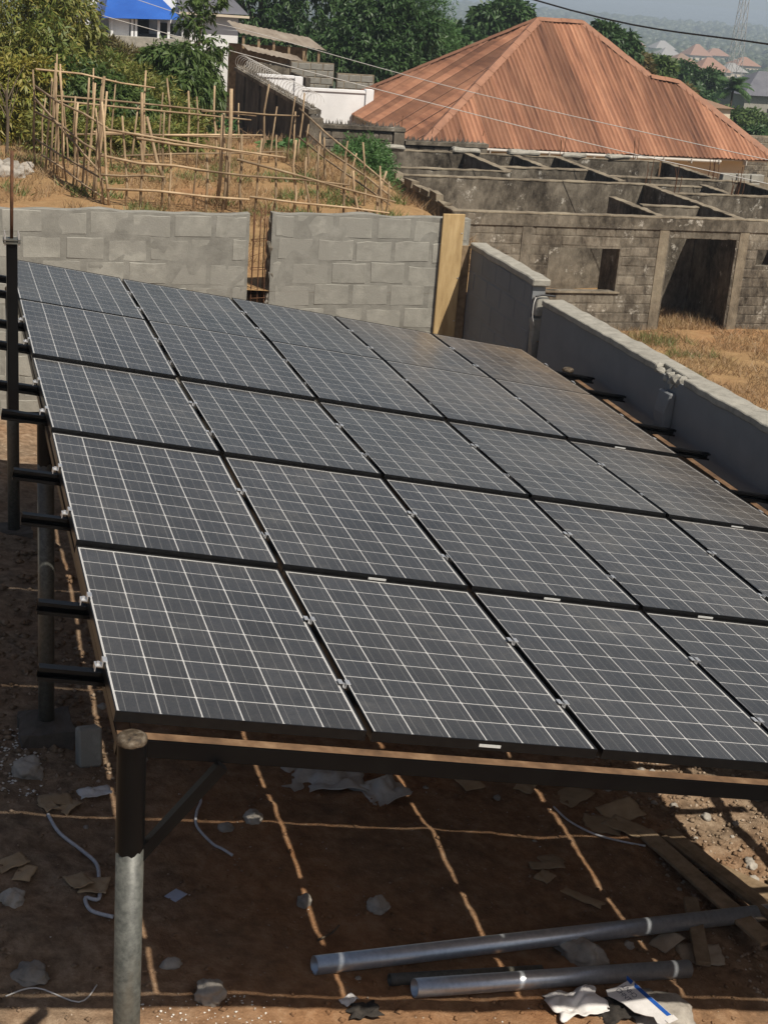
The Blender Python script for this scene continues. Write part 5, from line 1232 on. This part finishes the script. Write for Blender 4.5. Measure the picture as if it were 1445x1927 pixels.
tag(tubeobj('strap', gpath([(3.42, 3.3), (3.45, 3.1), (3.58, 2.95), (3.75, 2.86), (3.9, 2.82)], .015), .007, MAT['rope']), 'thin grey strap curling through the cardboard heap', 'strap')
tag(tubeobj('twig', gpath([(1.36, 1.78), (1.46, 1.86), (1.52, 1.93)], .012), .006, MAT['bark']), 'small brown twig near the end of the longest pipe', 'twig')
tag(tubeobj('wire_scrap', gpath([(-.35, 1.30), (-.2, 1.36), (.0, 1.25), (.1, 1.36)], .008), .004, MAT['wire']), 'thin pale wire scrap at the lower left corner', 'wire')
def plank(label, p0, p1, wd, th, seed):
    p0 = Vector(p0); p1 = Vector(p1); ax = p1 - p0; L = ax.length; ax.normalize(); side = Vector((0, 0, 1)).cross(ax).normalized(); up_ = ax.cross(side)
    bm = boxmesh(0, L, -wd / 2, wd / 2, 0, th, .003); bmesh.ops.subdivide_edges(bm, edges=[e for e in bm.edges if abs(e.verts[0].co.x - e.verts[1].co.x) > .2], cuts=8); jitter(bm, .006, 4, seed)
    o = obj('plank', bm, MAT['plank']); o.matrix_world = oriented(p0, ax, side, up_); tag(o, label, 'plank', 'old planks at the right')
plank('long weathered plank lying left of the others over the long pipe', gp(3.96, 2.98, .01), gp(4.16, 1.62, .12), .13, .024, 1)
plank('long weathered plank in the middle, crossing over the long pipe', gp(4.16, 3.02, .01), gp(4.42, 1.60, .13), .13, .024, 2)
plank('narrow batten lying between the two long planks', gp(4.08, 2.9, .03), gp(4.36, 1.55, .16), .045, .03, 3)
plank('wide board lying right of the long planks', gp(4.30, 2.6, .005), gp(4.75, 1.62, .11), .16, .022, 4)
plank('short thick plank propped across the long pipe', gp(3.86, 2.10, .10), gp(3.66, 1.52, .035), .09, .03, 5)
plank('sunlit thin board curled on the red soil at right', gp(4.62, 2.42, .02), gp(4.95, 2.30, .03), .06, .012, 6)
# torn white and blue carton with lettering lying on the flat rock
bxr = empty('torn_box', (0, 0, 0)); tag(bxr, 'torn white carton with blue edge stripe and dark lettering on a rock', 'box')
p_tl = Vector((3.038, 1.245, -2.56)); p_br = Vector((3.138, .895, -2.56)); p_l = Vector((2.872, 1.166, -2.60))
ax = (p_br - p_tl); Lb = ax.length; ax.normalize(); yv = -(p_l - p_tl); yv = (yv - ax * yv.dot(ax)).normalized(); upb = ax.cross(yv)
bxr.matrix_world = oriented(p_tl, ax, yv, upb)     # x along the blue stripe, y toward the stripe side
def poly_slab(pts, z0, z1):
    pts = [(x, -y) for x, y in pts]; bm = bmesh.new(); lo = [bm.verts.new((x, y, z0)) for x, y in pts]; hi = [bm.verts.new((x, y, z1)) for x, y in pts]; bm.faces.new(hi); bm.faces.new(lo[::-1]); n = len(pts)
    for i in range(n): bm.faces.new((lo[i], lo[(i + 1) % n], hi[(i + 1) % n], hi[i]))
    bmesh.ops.recalc_face_normals(bm, faces=bm.faces); return bm
obj('panel', poly_slab([(.0, .0), (Lb, .0), (Lb * 1.0, .085), (Lb * .93, .10), (Lb * .80, .085), (Lb * .70, .115), (Lb * .55, .145), (Lb * .32, .150), (Lb * .16, .165), (.02, .18), (-.02, .16), (.0, .10)], -.004, 0), MAT['paper'], bxr)
obj('blue_stripe', poly_slab([(.035, .002), (Lb * .93, .002), (Lb * .91, .026), (.06, .026)], .0006, .0012), MAT['print_blue'], bxr)
obj('blue_corner', poly_slab([(-.035, .0), (.024, .002), (.034, .028), (-.012, .022)], .0006, .0012), MAT['print_blue'], bxr)
obj('white_flap', poly_slab([(Lb * .95, -.006), (Lb * 1.06, -.004), (Lb * 1.04, .055), (Lb * .96, .055)], .001, .004), MAT['paper'], bxr)
def text(s, size, mtx, parent, mat):
    cu = bpy.data.curves.new('lettering', 'FONT'); cu.body = s; cu.size = size; cu.extrude = .0002; cu.align_x = 'CENTER'
    tmp = bpy.data.objects.new('tmp', cu); COL.objects.link(tmp); bpy.context.view_layer.update()
    me = bpy.data.meshes.new_from_object(tmp); bpy.data.objects.remove(tmp)
    o = obj('lettering', me, None, parent); me.materials.clear(); me.materials.append(mat); o.matrix_local = mtx; return o
text('CHNT', .040, Matrix.Translation((.068, -.052, .001)) @ Matrix.Rotation(math.pi, 4, 'Z'), bxr, MAT['ink'])
text('CHNT', .040, Matrix.Translation((.068, -.122, .001)), bxr, MAT['ink'])
# gravel and chips as stuff
def bits(name, label, areas, mat, seed):
    g = np.random.default_rng(seed); Vs = []; Fs = []; c = 0
    octa = np.array([(1, 0, 0), (-1, 0, 0), (0, 1, 0), (0, -1, 0), (0, 0, 1), (0, 0, -1)], float); of = np.array([(0, 2, 4), (2, 1, 4), (1, 3, 4), (3, 0, 4), (2, 0, 5), (1, 2, 5), (3, 1, 5), (0, 3, 5)])
    for (n, x0, x1, y0, y1, r0, r1) in areas:
        for k in range(n):
            x = g.uniform(x0, x1); y = g.uniform(y0, y1); r = g.uniform(r0, r1) ** 1.0
            Vs.append(octa * (r * g.uniform(.5, 1.3, (6, 1))) * np.array([1, 1, .6]) + np.array([x, y, ground_z(x, y) + r * .3])); Fs.append(of + 6 * c); c += 1
    tag(obj(name, npmesh(name, np.concatenate(Vs), np.concatenate(Fs)), MAT[mat]), label, 'gravel', kind='stuff')
bits('soil_clods', 'crumbly brown clods of soil over the yard', [(2200, -1.2, 4.6, .9, 6, .008, .026), (500, -1.0, .6, 3.5, 7.5, .015, .05), (700, 4.0, 5.4, 1.5, 4.8, .01, .035)], 'soil', 6)
bits('gravel', 'loose gravel and crumbs scattered over the yard soil', [(1300, -1.2, 5.2, .9, 5, .004, .011), (1100, 3.9, 5.35, 1.2, 4.6, .006, .022), (700, -1, 5, 5, 11, .008, .02), (300, -.8, .5, 3, 5.5, .008, .025)], 'gravel', 3)
bits('white_chips', 'white lime chips scattered at the left and in the sunlit strip', [(260, -.5, -.02, 3.2, 4.1, .006, .018), (200, .15, 1.0, .95, 1.25, .003, .010), (50, -.5, 4.5, .95, 3.5, .003, .008)], 'lime', 4)

# ------------------------------------------------------------------ haze of the dry-season air
hz = obj('haze', boxmesh(-9300, 9300, -9300, 9300, -70, 46), None)
m, nt, b = new_mat('haze_air'); nt.nodes.remove(b)
pv = N(nt, 'ShaderNodeVolumePrincipled'); pv.inputs['Color'].default_value = (.70, .83, .97, 1); pv.inputs['Density'].default_value = .00048; pv.inputs['Anisotropy'].default_value = .1
nt.links.new(pv.outputs[0], nt.nodes['Material Output'].inputs['Volume']); hz.data.materials.append(m)
tag(hz, kind='stuff', label='thin dry-season haze in the air', cat='haze')
